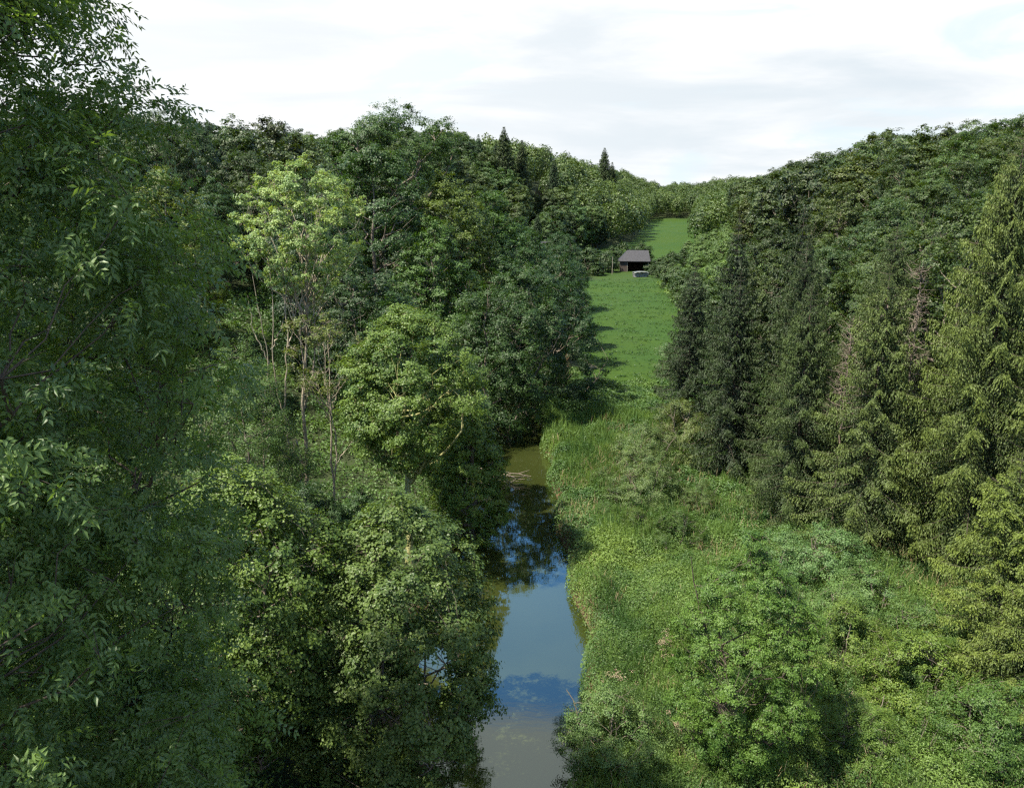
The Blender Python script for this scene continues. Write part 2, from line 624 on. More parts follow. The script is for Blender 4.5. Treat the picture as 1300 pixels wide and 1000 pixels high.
def broadleaf(seed, H, Rad, base=0.25, env='round', nclump=120, clump_r=0.9, nleaf=30000, L=0.12, W=0.09,
              leafmat='leaf', barkmat='bark', nlimb=9, steep=0.9, shell=0.5, up=0.8, droop=0.3, trunk_r=None,
              stems=1, lean=(0, 0), twig=3, lumps=0.22, compound=False, sides=7, trunk_top=0.88, spray=7, sig=0.22, branch_k=1.0, bow=.12, extra=None, limb_from=.12):
    """returns (trunk mesh, crown mesh) of a broadleaved tree standing at the origin"""
    rng = np.random.default_rng(seed)
    tr = trunk_r or H * 0.014 + 0.04
    W_ = Buf()
    # uneven outline: random lobes in direction space
    nl = 9
    ld = norm(rng.normal(size=(nl, 3)))
    la = rng.uniform(-1, 1, nl) * lumps
    hs, rs = ENV[env]
    # clump centres
    ctr = []
    tries = 0
    while len(ctr) < nclump and tries < nclump * 40:
        tries += 1
        h = rng.uniform(0.02, 1.0)
        a = rng.uniform(0, 2 * math.pi)
        rad = np.interp(h, hs, rs)
        if rng.uniform() > rad + 0.12:
            continue
        d = np.array([math.cos(a), math.sin(a), (h - .5) * 1.5])
        d /= np.linalg.norm(d)
        f = 1 + float(np.sum(la * np.exp(-(1 - ld @ d) * 5)))
        q = shell + (1 - shell) * rng.uniform() ** 0.6
        if h > 0.85:
            q *= rng.uniform(0.2, 1)
        r = Rad * rad * f * q
        z = H * (base + (1 - base) * (h * (0.93 + 0.07 * f)))
        c = np.array([r * math.cos(a) + lean[0] * (z / H) ** 1.5, r * math.sin(a) + lean[1] * (z / H) ** 1.5, z])
        if ctr:
            dd = np.min(np.linalg.norm(np.array(ctr) - c, axis=1))
            if dd < clump_r * 0.55:
                continue
        ctr.append(c)
    ctr = np.array(ctr)
    nclump = len(ctr)
    cr = clump_r * rng.uniform(0.6, 1.35, nclump)
    # trunk(s)
    tops = []
    for s in range(stems):
        off = np.zeros(3) if stems == 1 else np.array([rng.normal() * .2 * Rad * .3, rng.normal() * .2 * Rad * .3, 0])
        top = np.array([lean[0] + (0 if stems == 1 else rng.normal() * Rad * .38), lean[1] + (0 if stems == 1 else rng.normal() * Rad * .38), H * trunk_top * (1 if s == 0 else rng.uniform(.7, .95))])
        pts = curve(off + np.array([0, 0, -0.5]), top, (lean[0] * -.2, lean[1] * -.2, 0), rng, 10, 0.012)
        k = np.linspace(0, 1, 10)
        rad = tr * (1 - k) ** 0.8 * (1.0 if stems == 1 else .62) + 0.012
        rad[0] *= 1.35
        W_.tube(pts, rad, sides)
        tops.append((pts, rad))
    samp, srad = [], []
    for pts, rad in tops:
        s = np.linspace(0, 9, 40)
        samp.append(np.stack([np.interp(s, np.arange(10), pts[:, i]) for i in range(3)], 1))
        srad.append(np.interp(s, np.arange(10), rad))
    samp, srad = np.concatenate(samp), np.concatenate(srad)
    ntr = len(samp)

    def attach(c, pool, prad, st):
        d = c - pool
        hor = np.linalg.norm(d[:, :2], axis=1)
        cost = np.linalg.norm(d, axis=1) + 2.5 * np.maximum(hor * st - d[:, 2], 0)
        j = int(np.argmin(cost))
        return pool[j], prad[j]
    # main limbs first, then the clumps hang on the nearest limb
    order = []
    cand = list(range(nclump))
    first = int(np.argmax(np.linalg.norm(ctr[:, :2], axis=1)))
    order.append(first)
    dm = np.linalg.norm(ctr - ctr[first], axis=1)
    for _ in range(min(nlimb, nclump) - 1):
        j = int(np.argmax(dm))
        order.append(j)
        dm = np.minimum(dm, np.linalg.norm(ctr - ctr[j], axis=1))
    pool, prad = [samp], [srad]
    for j in order:
        p0, r0 = attach(ctr[j], samp[int(ntr * limb_from):], srad[int(ntr * limb_from):], steep)
        d = ctr[j] - p0
        ln = np.linalg.norm(d)
        pts = curve(p0, ctr[j], (d[0] * bow, d[1] * bow, -ln * .8 * bow), rng, 9, 0.025)
        r1 = min(r0 * 0.7, tr * 0.5) * branch_k
        rad = np.linspace(r1, max(0.012, r1 * .22), 9)
        W_.tube(pts, rad, 5)
        pool.append(pts[1:])
        prad.append(rad[1:])
    P_, PR = np.concatenate(pool), np.concatenate(prad)
    for j in range(nclump):
        if j in order:
            continue
        p0, r0 = attach(ctr[j], P_, PR, steep * .7)
        d = ctr[j] - p0
        ln = np.linalg.norm(d)
        pts = curve(p0, ctr[j], (0, 0, -ln * .06), rng, 5, 0.04)
        r1 = min(r0 * .6, 0.012 + ln * .012) * branch_k
        W_.tube(pts, np.linspace(r1, .008, 5), 4)
    for j in range(nclump):
        for _ in range(twig):
            e = ctr[j] + norm(rng.normal(size=3)) * cr[j] * np.array([1, 1, .7]) * rng.uniform(.6, 1)
            W_.tube(np.array([ctr[j], (ctr[j] + e) / 2 + [0, 0, .04], e]), [.010 * branch_k + .002, .007, .004], 3)
    for ex_, er_ in (extra or []):
        W_.tube(curve_through(ex_, rng), np.linspace(er_, er_ * .35, 24), 6)
    # leaves
    w8 = cr ** 2
    cnt = np.maximum(4, (nleaf * w8 / w8.sum())).astype(int)
    idx = np.repeat(np.arange(nclump), cnt)
    N = len(idx)
    sd = norm(rng.normal(size=(nclump, spray, 3)) + np.array([0, 0, 0.25]))
    sr = rng.uniform(0.35, 1.0, (nclump, spray, 1))
    scl = np.array([1.0, 1.0, 0.72])
    sp = ctr[:, None, :] + sd * sr * cr[:, None, None] * scl
    k = rng.integers(0, spray, N)
    base_p = sp[idx, k]
    pos = base_p + rng.normal(size=(N, 3)) * (cr[idx] * sig)[:, None] * np.array([1, 1, .6])
    outw = norm(pos - ctr[idx])
    big = norm((ctr - np.array([lean[0] * .5, lean[1] * .5, H * (base + 1) * .48])) * np.array([1, 1, .8]))
    nrm = norm(outw * 0.9 + big[idx] * .6 + np.array([0, 0, up * .7]) + rng.normal(size=(N, 3)) * (0.55 if compound else .42))
    tb = rng.uniform(0, 1, nclump)
    if not compound:
        v, f = leaf_quads(rng, pos, nrm, L, W, droop)
        tint = np.clip(0.5 * tb[idx] + rng.uniform(0, .6, N) - .05, 0, 1)
    else:
        v, f, rep = pinnate(rng, pos, nrm, outw, L, W)
        tint = np.clip(np.repeat(0.5 * tb[idx] + rng.uniform(0, .4, N), rep) + rng.uniform(-.1, .15, N * rep), 0, 1)
    crown = mesh_np('crown', v, f, M[leafmat], tint=tint)
    trunk = W_.mesh('trunk', M[barkmat], smooth=True)
    return trunk, crown


def pinnate(rng, pos, nrm, outw, L, W, pairs=4):
    """compound leaves: a drooping rachis with pairs of narrow leaflets and one at the tip"""
    N = len(pos)
    ax = outw * 1.0 + rng.normal(size=(N, 3)) * 0.7
    ax[:, 2] -= 0.35
    ax = norm(ax)
    up = norm(nrm - ax * np.sum(nrm * ax, 1, keepdims=True))
    sd = np.cross(ax, up)
    sz_ = rng.uniform(.55, 1.3, (N, 1))
    rl = L * 3.0 * sz_ * rng.uniform(.85, 1.15, (N, 1))
    allv = []
    rep = pairs * 2 + 1
    for q in range(rep):
        if q == rep - 1:
            s, side = 1.0, 0.0
        else:
            s, side = 0.25 + 0.68 * (q // 2) / (pairs - 1), (1.0 if q % 2 else -1.0)
        root = pos + ax * rl * s - np.array([0, 0, 1.0]) * (rl * 0.22 * s * s)
        d = ax * (0.55 if side else 1.0) + sd * side * 0.85 - up * 0.28 + rng.normal(size=(N, 3)) * 0.16
        d = norm(d)
        nn = norm(np.cross(d, np.cross(up, d)) + rng.normal(size=(N, 3)) * .18)
        b = np.cross(nn, d)
        l_ = L * sz_ * rng.uniform(.75, 1.15, (N, 1))
        w_ = W * rng.uniform(.8, 1.15, (N, 1))
        vv = np.empty((N, 4, 3))
        vv[:, 0] = root
        vv[:, 1] = root + d * l_ * .42 + b * w_ * .5 + nn * w_ * .12
        vv[:, 2] = root + d * l_ - np.array([0, 0, 1.0]) * l_ * .12
        vv[:, 3] = root + d * l_ * .42 - b * w_ * .5 + nn * w_ * .12
        allv.append(vv)
    v = np.stack(allv, 1).reshape(-1, 3)
    return v, np.arange(N * rep * 4).reshape(-1, 4), rep


def spruce(seed, H, Rad, base=0.06, nwhorl=46, per=6, hang=0.7, seg=0.16, q=5, L=0.13, W=0.035, ragged=0.25, dens=1.0,
           trunk_r=None, bare_top=0.0):
    """spruce: whorls of drooping boughs with curtains of hanging sprays"""
    rng = np.random.default_rng(seed)
    T = Buf()
    tr = trunk_r or H * 0.013
    bend = rng.normal(size=2) * 0.15
    tz = np.linspace(-0.5, H, 14)
    kx = np.clip(tz / H, 0, 1)
    tp = np.stack([bend[0] * kx ** 2, bend[1] * kx ** 2, tz], 1)
    T.tube(tp, tr * (1 - kx) ** 1.1 + 0.008, 7)
    cs, ns, sz = [], [], []
    tt = []
    for wi in range(nwhorl):
        tq = (wi + rng.uniform(-.3, .3)) / nwhorl
        h = base + (1 - base) * (1 - (1 - min(max(tq, 0), 1)) ** 1.25)
        h = min(max(h, base), 0.985)
        z0 = h * H
        env = (1 - h) ** 0.76
        env *= min(1.0, 0.55 + (h - base) * 3.2)
        nb = per if h < .85 else max(3, per - 2)
        a0 = rng.uniform(0, 6.28)
        for b in range(nb):
            a = a0 + b * 2 * math.pi / nb + rng.normal() * .25
            ln = (Rad * env + 0.12) * rng.uniform(1 - ragged, 1 + ragged * .6)
            if rng.uniform() < 0.05:
                ln *= .5
            d = np.array([math.cos(a), math.sin(a), 0])
            rise = 0.25 * (h - .35)
            n = 7
            s = np.linspace(0, 1, n)
            drp = rng.uniform(.16, .34) * (1.15 - h)
            pz = z0 + ln * (rise * s - drp * s ** 1.5 + .16 * s ** 4)
            pts = np.stack([tp[-1, 0] * h ** 2 + d[0] * ln * s, tp[-1, 1] * h ** 2 + d[1] * ln * s, pz], 1)
            T.tube(pts, np.linspace(0.012 + ln * .008, .006, n), 3)
            m = max(3, int(ln / seg * dens))
            u = (np.arange(m) + rng.uniform(0, 1, m)) / m
            u = u[u > .12]
            m = len(u)
            root = np.stack([np.interp(u, s, pts[:, i]) for i in range(3)], 1)
            side = np.array([-d[1], d[0], 0])
            for sg in (-1, 1):
                wl_ = (min(.10, ln * .12) + 0.34 * ln ** .7 * np.sin(np.clip(u * 1.05, 0, 1) * math.pi) ** .6 * .6) * rng.uniform(.6, 1.2, m)
                hd = hang * rng.uniform(.3, 1.15, m) * (.35 + .65 * np.sin(u * math.pi)) * min(1, ln / 1.6)
                tip = root + (side * sg)[None] * wl_[:, None] + d[None] * (wl_ * .55)[:, None]
                tip[:, 2] -= hd * .45
                for j in range(q):
                    f = (j + rng.uniform(0.1, .9, m)) / q
                    c = root + (tip - root) * f[:, None]
                    c[:, 2] -= hd * f ** 2 * .55
                    c += rng.normal(size=(m, 3)) * .03
                    dr = norm(tip - root + rng.normal(size=(m, 3)) * .12 - np.array([0, 0, 1]) * (hd * .7)[:, None])
                    cs.append(c)
                    ns.append(dr)
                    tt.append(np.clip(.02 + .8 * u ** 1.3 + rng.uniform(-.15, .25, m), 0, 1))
    c = np.concatenate(cs)
    a = np.concatenate(ns)
    tint = np.concatenate(tt)
    N = len(c)
    upv = np.array([0, 0, 1.0]) + rng.normal(size=(N, 3)) * .8
    nn = norm(upv - a * np.sum(upv * a, 1, keepdims=True))
    b = np.cross(nn, a)
    hh_ = np.clip((H - c[:, 2:]) / 3.0, .35, 1)
    l_ = L * rng.uniform(.7, 1.3, (N, 1)) * hh_
    w_ = W * rng.uniform(.7, 1.3, (N, 1)) * hh_
    v = np.empty((N, 4, 3))
    v[:, 0] = c - a * l_ * .5
    v[:, 1] = c + b * w_
    v[:, 2] = c + a * l_ * .6
    v[:, 3] = c - b * w_
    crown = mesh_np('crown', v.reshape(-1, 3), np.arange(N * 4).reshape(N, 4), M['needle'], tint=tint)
    return T.mesh('trunk', M['bark_dark'], smooth=True), crown


THINGS = []


def plant(meshes, name, label, cat, x, y, sc=1.0, rz=0.0, tint=(1, 1, 1), group=None, z=None, dz=-0.15):
    """a tree or shrub: an Empty at the base with a trunk and a crown under it"""
    r = bpy.data.objects.new(name, None)
    COL.objects.link(r)
    r.empty_display_size = 0.5
    r.location = (x, y, (gz(x, y) if z is None else z) + dz)
    r.rotation_euler = (0, 0, rz)
    r.scale = (sc, sc, sc) if isinstance(sc, (int, float)) else sc
    tag(r, label, cat, group)
    a = bpy.data.objects.new('trunk' if 'shrub' not in name and 'bush' not in name else 'stem', meshes[0])
    b = bpy.data.objects.new('crown' if 'shrub' not in name and 'bush' not in name else 'foliage', meshes[1])
    for o_ in (a, b):
        COL.objects.link(o_)
        o_.parent = r
    b.color = (*tint, 1)
    THINGS.append(r)
    return r


# ------------------------------------------------------------------ near trees on the left bank
plant(broadleaf(11, 32.5, 6.3, base=0.15, env='ash', nclump=760, clump_r=1.0, nleaf=60000, L=0.135, W=0.056, leafmat='leaf_ash', barkmat='bark_dark',
                nlimb=26, shell=0.38, compound=True, trunk_r=0.34, twig=3, steep=.45, spray=8, sig=0.15, lumps=.3),
      'ash_tree', 'big near ash tree with drooping feathery leaves filling the left edge', 'tree', -10.9, 12.5, rz=0.6, z=-0.5, tint=(1.50, 1.40, 1.0))

AL = dict(env='round', leafmat='leaf_alder', L=0.125, W=0.10, spray=11, sig=.17)
plant(broadleaf(21, 11.4, 4.5, base=0.04, nclump=260, clump_r=.74, nleaf=95000, nlimb=16, stems=3, lean=(1.0, 0), lumps=.5, **{**AL, 'env': 'tall'}),
      'alder_tree', 'round alder bulging over the river at the bottom, its crown lowest of all', 'tree', -5.2, 25.5, rz=0.3, tint=(1, 1, .9))
plant(broadleaf(22, 12.3, 3.6, base=0.1, nclump=260, clump_r=.78, nleaf=75000, nlimb=14, stems=2, **AL),
      'alder_tree', 'dull green alder between the feathery ash and the round riverside alder', 'tree', -9.6, 25.0, rz=1.3, tint=(1.05, 1.08, .8))
plant(broadleaf(23, 9.5, 3.6, base=0.05, nclump=240, clump_r=.75, nleaf=70000, nlimb=14, stems=2, **AL),
      'alder_tree', 'small pale-leaved alder below the feathery ash in the bottom corner', 'tree', -11.5, 19.0, rz=2.3, tint=(1.15, 1.2, .9))
plant(broadleaf(24, 15.2, 3.4, base=0.40, lumps=.5, nclump=190, clump_r=.8, nleaf=80000, nlimb=14, barkmat='bark_mossy', trunk_r=.24, **AL),
      'alder_tree', 'yellow-green alder with a mossy sunlit trunk standing beside the river', 'tree', -6.1, 42.5, rz=.3, tint=(1.12, 1.15, .82))
plant(broadleaf(25, 14.6, 2.4, base=0.12, nclump=170, clump_r=.62, nleaf=52000, nlimb=12, **{**AL, 'env': 'cone'}),
      'alder_tree', 'slim pointed young alder just right of the mossy-trunked alder', 'tree', -2.7, 47.5, rz=.9, tint=(1.3, 1.3, .85))
plant(broadleaf(26, 11.5, 2.6, base=0.08, nclump=200, clump_r=.75, nleaf=55000, nlimb=12, stems=2, **AL),
      'alder_tree', 'dark alder leaning over the river above the dead branches', 'tree', -4.4, 53, rz=1.9, tint=(.65, .8, .7))
bare = [([(0, 0, 3.5), (-.5, .1, 6.5), (-1.5, .3, 8.5), (-1.6, .2, 12), (-1.2, 0, 15), (-1.5, .2, 18.5)], .06),
        ([(0, 0, 4.5), (-.9, -.2, 6.0), (-1.0, -.2, 9), (-.6, 0, 12), (-.5, .3, 16), (-.1, .2, 20)], .07),
        ([(-2.9, .6, 3.0), (-2.7, .6, 7.5), (-1.9, .4, 11), (-2.2, .2, 14), (-2.6, .1, 18)], .045),
        ([(-1.6, .2, 12), (-.9, .3, 13.4), (-.5, .4, 15.5)], .04), ([(-1.9, .4, 11), (-2.7, .3, 13.2), (-2.8, .2, 15.2)], .04),
        ([(0, 0, 8.0), (.9, .4, 11), (1.0, .5, 15), (1.6, .6, 19)], .06), ([(0.3, 0, 8.8), (.3, -.4, 13), (.8, -.5, 18), (1.2, -.6, 21)], .065),
        ([(-.6, 0, 12), (-.1, .1, 13.5), (.1, .3, 16)], .05)]
plant(broadleaf(31, 23.0, 3.9, base=.66, env='round', nclump=250, clump_r=.42, nleaf=38000, L=.13, W=.085, leafmat='leaf_alder', barkmat='bark_pale',
                nlimb=44, steep=1.5, shell=.30, trunk_r=.14, twig=6, spray=6, sig=.22, trunk_top=.86, branch_k=.8, bow=-.03, extra=bare, limb_from=.42, lean=(.9, 0)),
      'poplar_tree', 'tall thin tree with bare orange stems and a pale yellow-green fan crown', 'tree', -12.8, 45.5, rz=0, tint=(2.25, 2.05, 2.3))
bare2 = [([(0, 0, 0), (.1, 0, 4), (.5, .1, 6.2), (.25, 0, 9), (.35, 0, 13.5)], .075), ([(.4, 0, 5.5), (1.1, .2, 6.5), (1.9, .3, 7.4)], .035),
         ([(.1, 0, 3.2), (1.2, .1, 3.4), (2.0, .1, 3.0)], .03)]
plant(broadleaf(33, 15.5, 2.4, base=.62, env='round', nclump=60, clump_r=.5, nleaf=5000, L=.12, W=.08, leafmat='leaf_alder', barkmat='bark_pale',
                nlimb=20, steep=1.3, shell=.2, trunk_r=.08, twig=9, extra=bare2, branch_k=.8, bow=.02, limb_from=.4),
      'dead_alder_tree', 'slender half-dead tree with brown twigs under the fan crown', 'tree', -11.0, 44.3, rz=0, tint=(1.2, 1.0, .8))
plant(broadleaf(32, 12.6, 4.0, base=.05, env='dome', nclump=260, clump_r=.72, nleaf=70000, L=.09, W=.06, leafmat='leaf_alder', nlimb=14, stems=3),
      'willow_tree', 'dense grey-green domed willow at the foot of the bare orange stems', 'tree', -15.4, 43.5, rz=.2, tint=(.8, .9, .8))

# lone alder on the right bank
plant(broadleaf(41, 9.6, 2.85, base=.03, env='tall', lumps=.3, nclump=330, clump_r=.44, nleaf=150000, nlimb=20, stems=2, leafmat='leaf_alder', barkmat='bark_dark', L=.062, W=.05, trunk_r=.12, spray=9, sig=.18),
      'alder_tree', 'lone upright alder with thin dark stems amid the bright bank plants', 'tree', 8.95, 26.2, rz=1.0, tint=(.95, 1.12, .72))

# ------------------------------------------------------------------ spruces on the right
SP = [spruce(51, 25, 5.8, nwhorl=36, per=8, hang=1.5, seg=.07, q=9, L=.15, W=.027, base=.03),
      spruce(52, 22, 5.0, nwhorl=34, per=7, hang=1.2, seg=.08, q=8, ragged=.4, L=.16, W=.03, base=.03),
      spruce(53, 20, 4.2, nwhorl=34, per=7, hang=.9, seg=.11, q=7, L=.19, W=.038, base=.03, ragged=.4)]
spr = [
    (26.2, 41.5, 0, (1.0, 1.0, 1.0), 0.2, (1.12, 1.12, .8), 'tallest spruce with hanging golden-green curtains at the right edge'),
    (21.6, 44.5, 1, (.92, .92, .82), 1.2, (.98, 1.0, .8), 'broad spruce with bare dead snags behind it, left of the tallest golden spruce'),
    (18.9, 49.0, 1, (.8, .8, .74), 2.2, (.64, .72, .62), 'dull green spruce between the snag-backed spruce and the shaded row'),
    (28.5, 35.0, 0, (.85, .85, .78), 3.2, (1.2, 1.15, .75), 'golden spruce cut by the right picture edge, in front of the tallest one'),
    (21.2, 30.4, 1, (.82, .82, .52), .7, (1.3, 1.3, .72), 'short yellow-green spruce in front of the golden spruces'),
    (17.0, 57.5, 2, (.85, .85, .82), 4.2, (.36, .44, .42), 'dark spruce second nearest of the shaded row beside the bank plants'),  # shade over this row is put into its dark tints
    (18.6, 64.5, 2, (.95, .95, 1.0), 5.0, (.28, .36, .37), 'tallest and darkest-tinted spruce of the shaded row beside the bank plants'),
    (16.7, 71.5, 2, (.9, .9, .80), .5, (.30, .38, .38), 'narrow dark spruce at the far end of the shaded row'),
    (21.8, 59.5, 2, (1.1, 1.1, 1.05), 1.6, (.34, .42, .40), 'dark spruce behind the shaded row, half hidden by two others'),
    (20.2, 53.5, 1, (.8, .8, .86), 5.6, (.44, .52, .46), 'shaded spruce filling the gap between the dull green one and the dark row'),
    (24.8, 51.0, 0, (.85, .85, .80), 2.6, (.58, .66, .55), 'broad olive spruce just below the hillside oaks'),
    (20.9, 27.4, 1, (.74, .74, .40), 2.9, (1.2, 1.2, .72), 'olive spruce low at the right picture edge, nearest of all the spruces'),
    (29.5, 46.5, 1, (1.0, 1.0, 1.0), 4.6, (.95, 1.0, .75), 'spruce just behind the tallest golden one'),
]
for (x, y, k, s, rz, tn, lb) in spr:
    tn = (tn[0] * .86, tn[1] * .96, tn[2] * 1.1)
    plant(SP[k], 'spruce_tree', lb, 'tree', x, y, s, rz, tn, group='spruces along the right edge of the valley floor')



def snag(seed, H):
    rg_ = np.random.default_rng(seed)
    T, K = Buf(), Buf()
    T.tube(curve_through([(0, 0, 0), (.1, 0, H * .5), (0, .1, H)], rg_), np.linspace(H * .008, .012, 24), 6)
    for i in range(110):
        z = H * rg_.uniform(.5, .99)
        a = rg_.uniform(0, 6.28)
        ln = rg_.uniform(.4, 1.7) * (1.25 - z / H) + .25
        d = np.array([math.cos(a), math.sin(a), rg_.uniform(-.1, .9)])
        p = curve(np.array([0, 0, z]), np.array([0, 0, z]) + d * ln, (0, 0, -.12 * ln), rg_, 6, .05)
        K.tube(p, np.linspace(.028, .008, 6), 4)
        for j in (2, 3, 4):
            e = p[j] + rg_.normal(size=3) * .28 + d * .25
            K.tube(np.array([p[j], (p[j] + e) / 2, e]), [.012, .009, .005], 3)
    return T.mesh('trunk', M['dead'], smooth=True), K.mesh('dead_branches', M['dead'], smooth=True)


for (x, y, h, lb) in [(24.6, 46.8, 17.6, 'bare brown dead snag, tallest, poking up beside the tallest golden spruce'),
                      (22.6, 46.4, 15.6, 'bare brown dead snag with a broken top behind the broad spruce'),
                      (21.2, 47.6, 14.6, 'bare brown dead snag, thin one nearest the dull green spruce')]:
    e_ = bpy.data.objects.new('dead_spruce', None)
    COL.objects.link(e_)
    e_.location = (x, y, gz(x, y) - .2)
    e_.rotation_euler = (0, 0, x)
    tag(e_, lb, 'dead tree', 'bare dead snags among the spruces')
    m1_, m2_ = snag(int(x * 10), h)
    link('trunk', m1_, e_)
    link('branches', m2_, e_)

# ------------------------------------------------------------------ middle distance: broadleaved trees beyond the river
MID = [broadleaf(60 + k, 18, 5.2 + .4 * (k % 3), base=.10, env=('round', 'tall', 'round', 'dome', 'round')[k], nclump=190, clump_r=1.25,
                 nleaf=52000, L=.20, W=.15, nlimb=12, twig=1, lumps=.4, spray=8, sig=.16) for k in range(5)]
plant(broadleaf(71, 18.0, 5.6, base=.05, env='round', nclump=230, clump_r=1.15, nleaf=70000, L=.17, W=.13, nlimb=14, stems=2, twig=2, lumps=.35, spray=9, sig=.17, lean=(2.6, 0)),
      'broadleaf_tree', 'dark spreading tree leaning over the river where it vanishes', 'tree', -1.6, 71.5, tint=(.50, .64, .52))  # dark tint carries the shade over the riverside trees
OPEN = broadleaf(70, 24, 7.0, base=.40, env='vase', nclump=150, clump_r=1.35, nleaf=60000, L=.2, W=.15, nlimb=16, twig=2, lumps=.5, trunk_r=.4, branch_k=1.6, sig=.17)
mid = [
    # x, y, mesh, scale, rot, tint, label
    (2.6, 83, 2, .90, 1.3, (.60, .76, .60), 'dark tree at the near left corner of the meadow'),
    (-8.5, 84, 3, 1.02, 2.3, (1.2, 1.3, .7), 'broad dark tree behind the spreading river tree'),
    (2.0, 98, 4, 1.08, 3.3, (.8, .95, .68), 'tall dark tree along the left side of the meadow'),
    (-9.0, 100, 1, 1.32, 4.3, (1.75, 1.4, .75), 'tall brownish-green tree rising in the middle of the left woods'),
    (-10.2, 37.0, 0, .40, 1.1, (.62, .72, .6), 'added dark gap-filling tree at the foot of the half-dead tree'),  # added low trees, tinted dark to stand in for a shady gap
    (-13.4, 36.0, 3, .44, 2.2, (.6, .7, .58), 'added dark gap-filling tree between the domed willow and the dull green alder'),
    (-8.2, 38.8, 1, .36, 3.0, (.75, .88, .68), 'small added dark gap-filling tree beside the mossy trunk'),
    (-39, 60, 0, .95, 1.1, (.8, .95, .75), 'tree low on the bank glimpsed through the outer leaves of the near ash'),
    (-46, 71, 2, 1.0, 2.1, (.75, .9, .7), 'tree behind the near ash, at the left picture edge'),
    (-36, 51, 3, .9, 3.1, (.8, .95, .7), 'domed tree half hidden behind the middle of the near ash'),
    (-30, 62, 1, .9, 4.1, (.75, .9, .7), 'tall narrow tree showing through the right side of the near ash'),
    (-33, 76, 3, .92, .9, (1.9, 1.45, .7), 'yellowish-leaved tree rising just above the upper right edge of the near ash'),
    (-2.5, 112, 0, 1.25, 5.3, (1.25, 1.35, .8), 'rounded green tree right of the tall brownish one'),
    (-16, 92, 2, 1.30, .8, (.72, .85, .62), 'large dark tree between the open-topped tree and the brownish one'),
    (-13.5, 66, 4, .88, 1.8, (.62, .72, .55), 'shaded tree behind the yellow-green mossy alder'),
    (-19, 72, 0, 1.0, 2.8, (.55, .68, .55), 'dark tree standing behind the pale fan crown'),
    (-9.5, 62, 3, .74, 3.9, (.7, .85, .65), 'low dense tree behind the slim pointed alder'),
    (0.2, 91, 1, .80, 3.1, (.58, .74, .58), 'dark narrow tree between the corner tree and the river'),
    (8.6, 112, 3, .62, 2.1, (.62, .78, .60), 'low dark tree on the left edge of the meadow halfway up'),
    (8.0, 128, 0, .80, 1.1, (.62, .78, .62), 'round dark tree on the left edge of the meadow'),
    (9.0, 150, 2, .85, .1, (.60, .76, .62), 'dark tree on the left edge of the upper meadow'),
    (2.0, 138, 4, 1.0, 2.6, (.62, .78, .62), 'dark tree behind the round one at the left of the meadow'),
]
for (x, y, k, s, rz, tn, lb) in mid:
    plant(MID[k], 'broadleaf_tree', lb, 'tree', x, y, s, rz, (tn[0] * (.64 if x < -5 or y > 105 else .5), tn[1] * (.74 if x < -5 or y > 105 else .6), tn[2] * (.8 if x < -5 or y > 105 else .66)))  # strongest darkening by the river: shade on those trees is put into the tint
plant(OPEN, 'oak_tree', 'tall open-crowned tree whose bare limbs stand clear on the left skyline', 'tree', -17.0, 104, 1.16, .4, (.70, .84, .70))

# ------------------------------------------------------------------ hillside woods
FAR = [broadleaf(80 + k, 17, 5.2, base=.12, env=('round', 'tall', 'round', 'dome', 'vase', 'round')[k], nclump=85, clump_r=1.75, nleaf=13000, L=.42, W=.32,
                 nlimb=8, twig=0, lumps=.35, leafmat='far_leaf', spray=6, sig=.17, sides=5) for k in range(6)]
FSP = [spruce(95, 24, 5.6, nwhorl=52, per=8, hang=.7, seg=.26, q=4, L=.42, W=.10), spruce(96, 22, 4.6, nwhorl=48, per=7, hang=.7, seg=.26, q=4, L=.42, W=.10)]
rs = random.Random(4)
# conifers breaking the skyline of the left hill
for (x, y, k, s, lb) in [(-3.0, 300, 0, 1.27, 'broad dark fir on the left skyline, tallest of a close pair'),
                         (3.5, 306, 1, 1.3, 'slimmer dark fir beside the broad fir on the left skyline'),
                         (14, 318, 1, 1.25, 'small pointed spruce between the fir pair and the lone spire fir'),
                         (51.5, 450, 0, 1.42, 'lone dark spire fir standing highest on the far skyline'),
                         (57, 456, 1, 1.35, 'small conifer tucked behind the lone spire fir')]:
    plant(FSP[k], 'fir_tree', lb, 'tree', x, y, s, x, (.45, .58, .66))

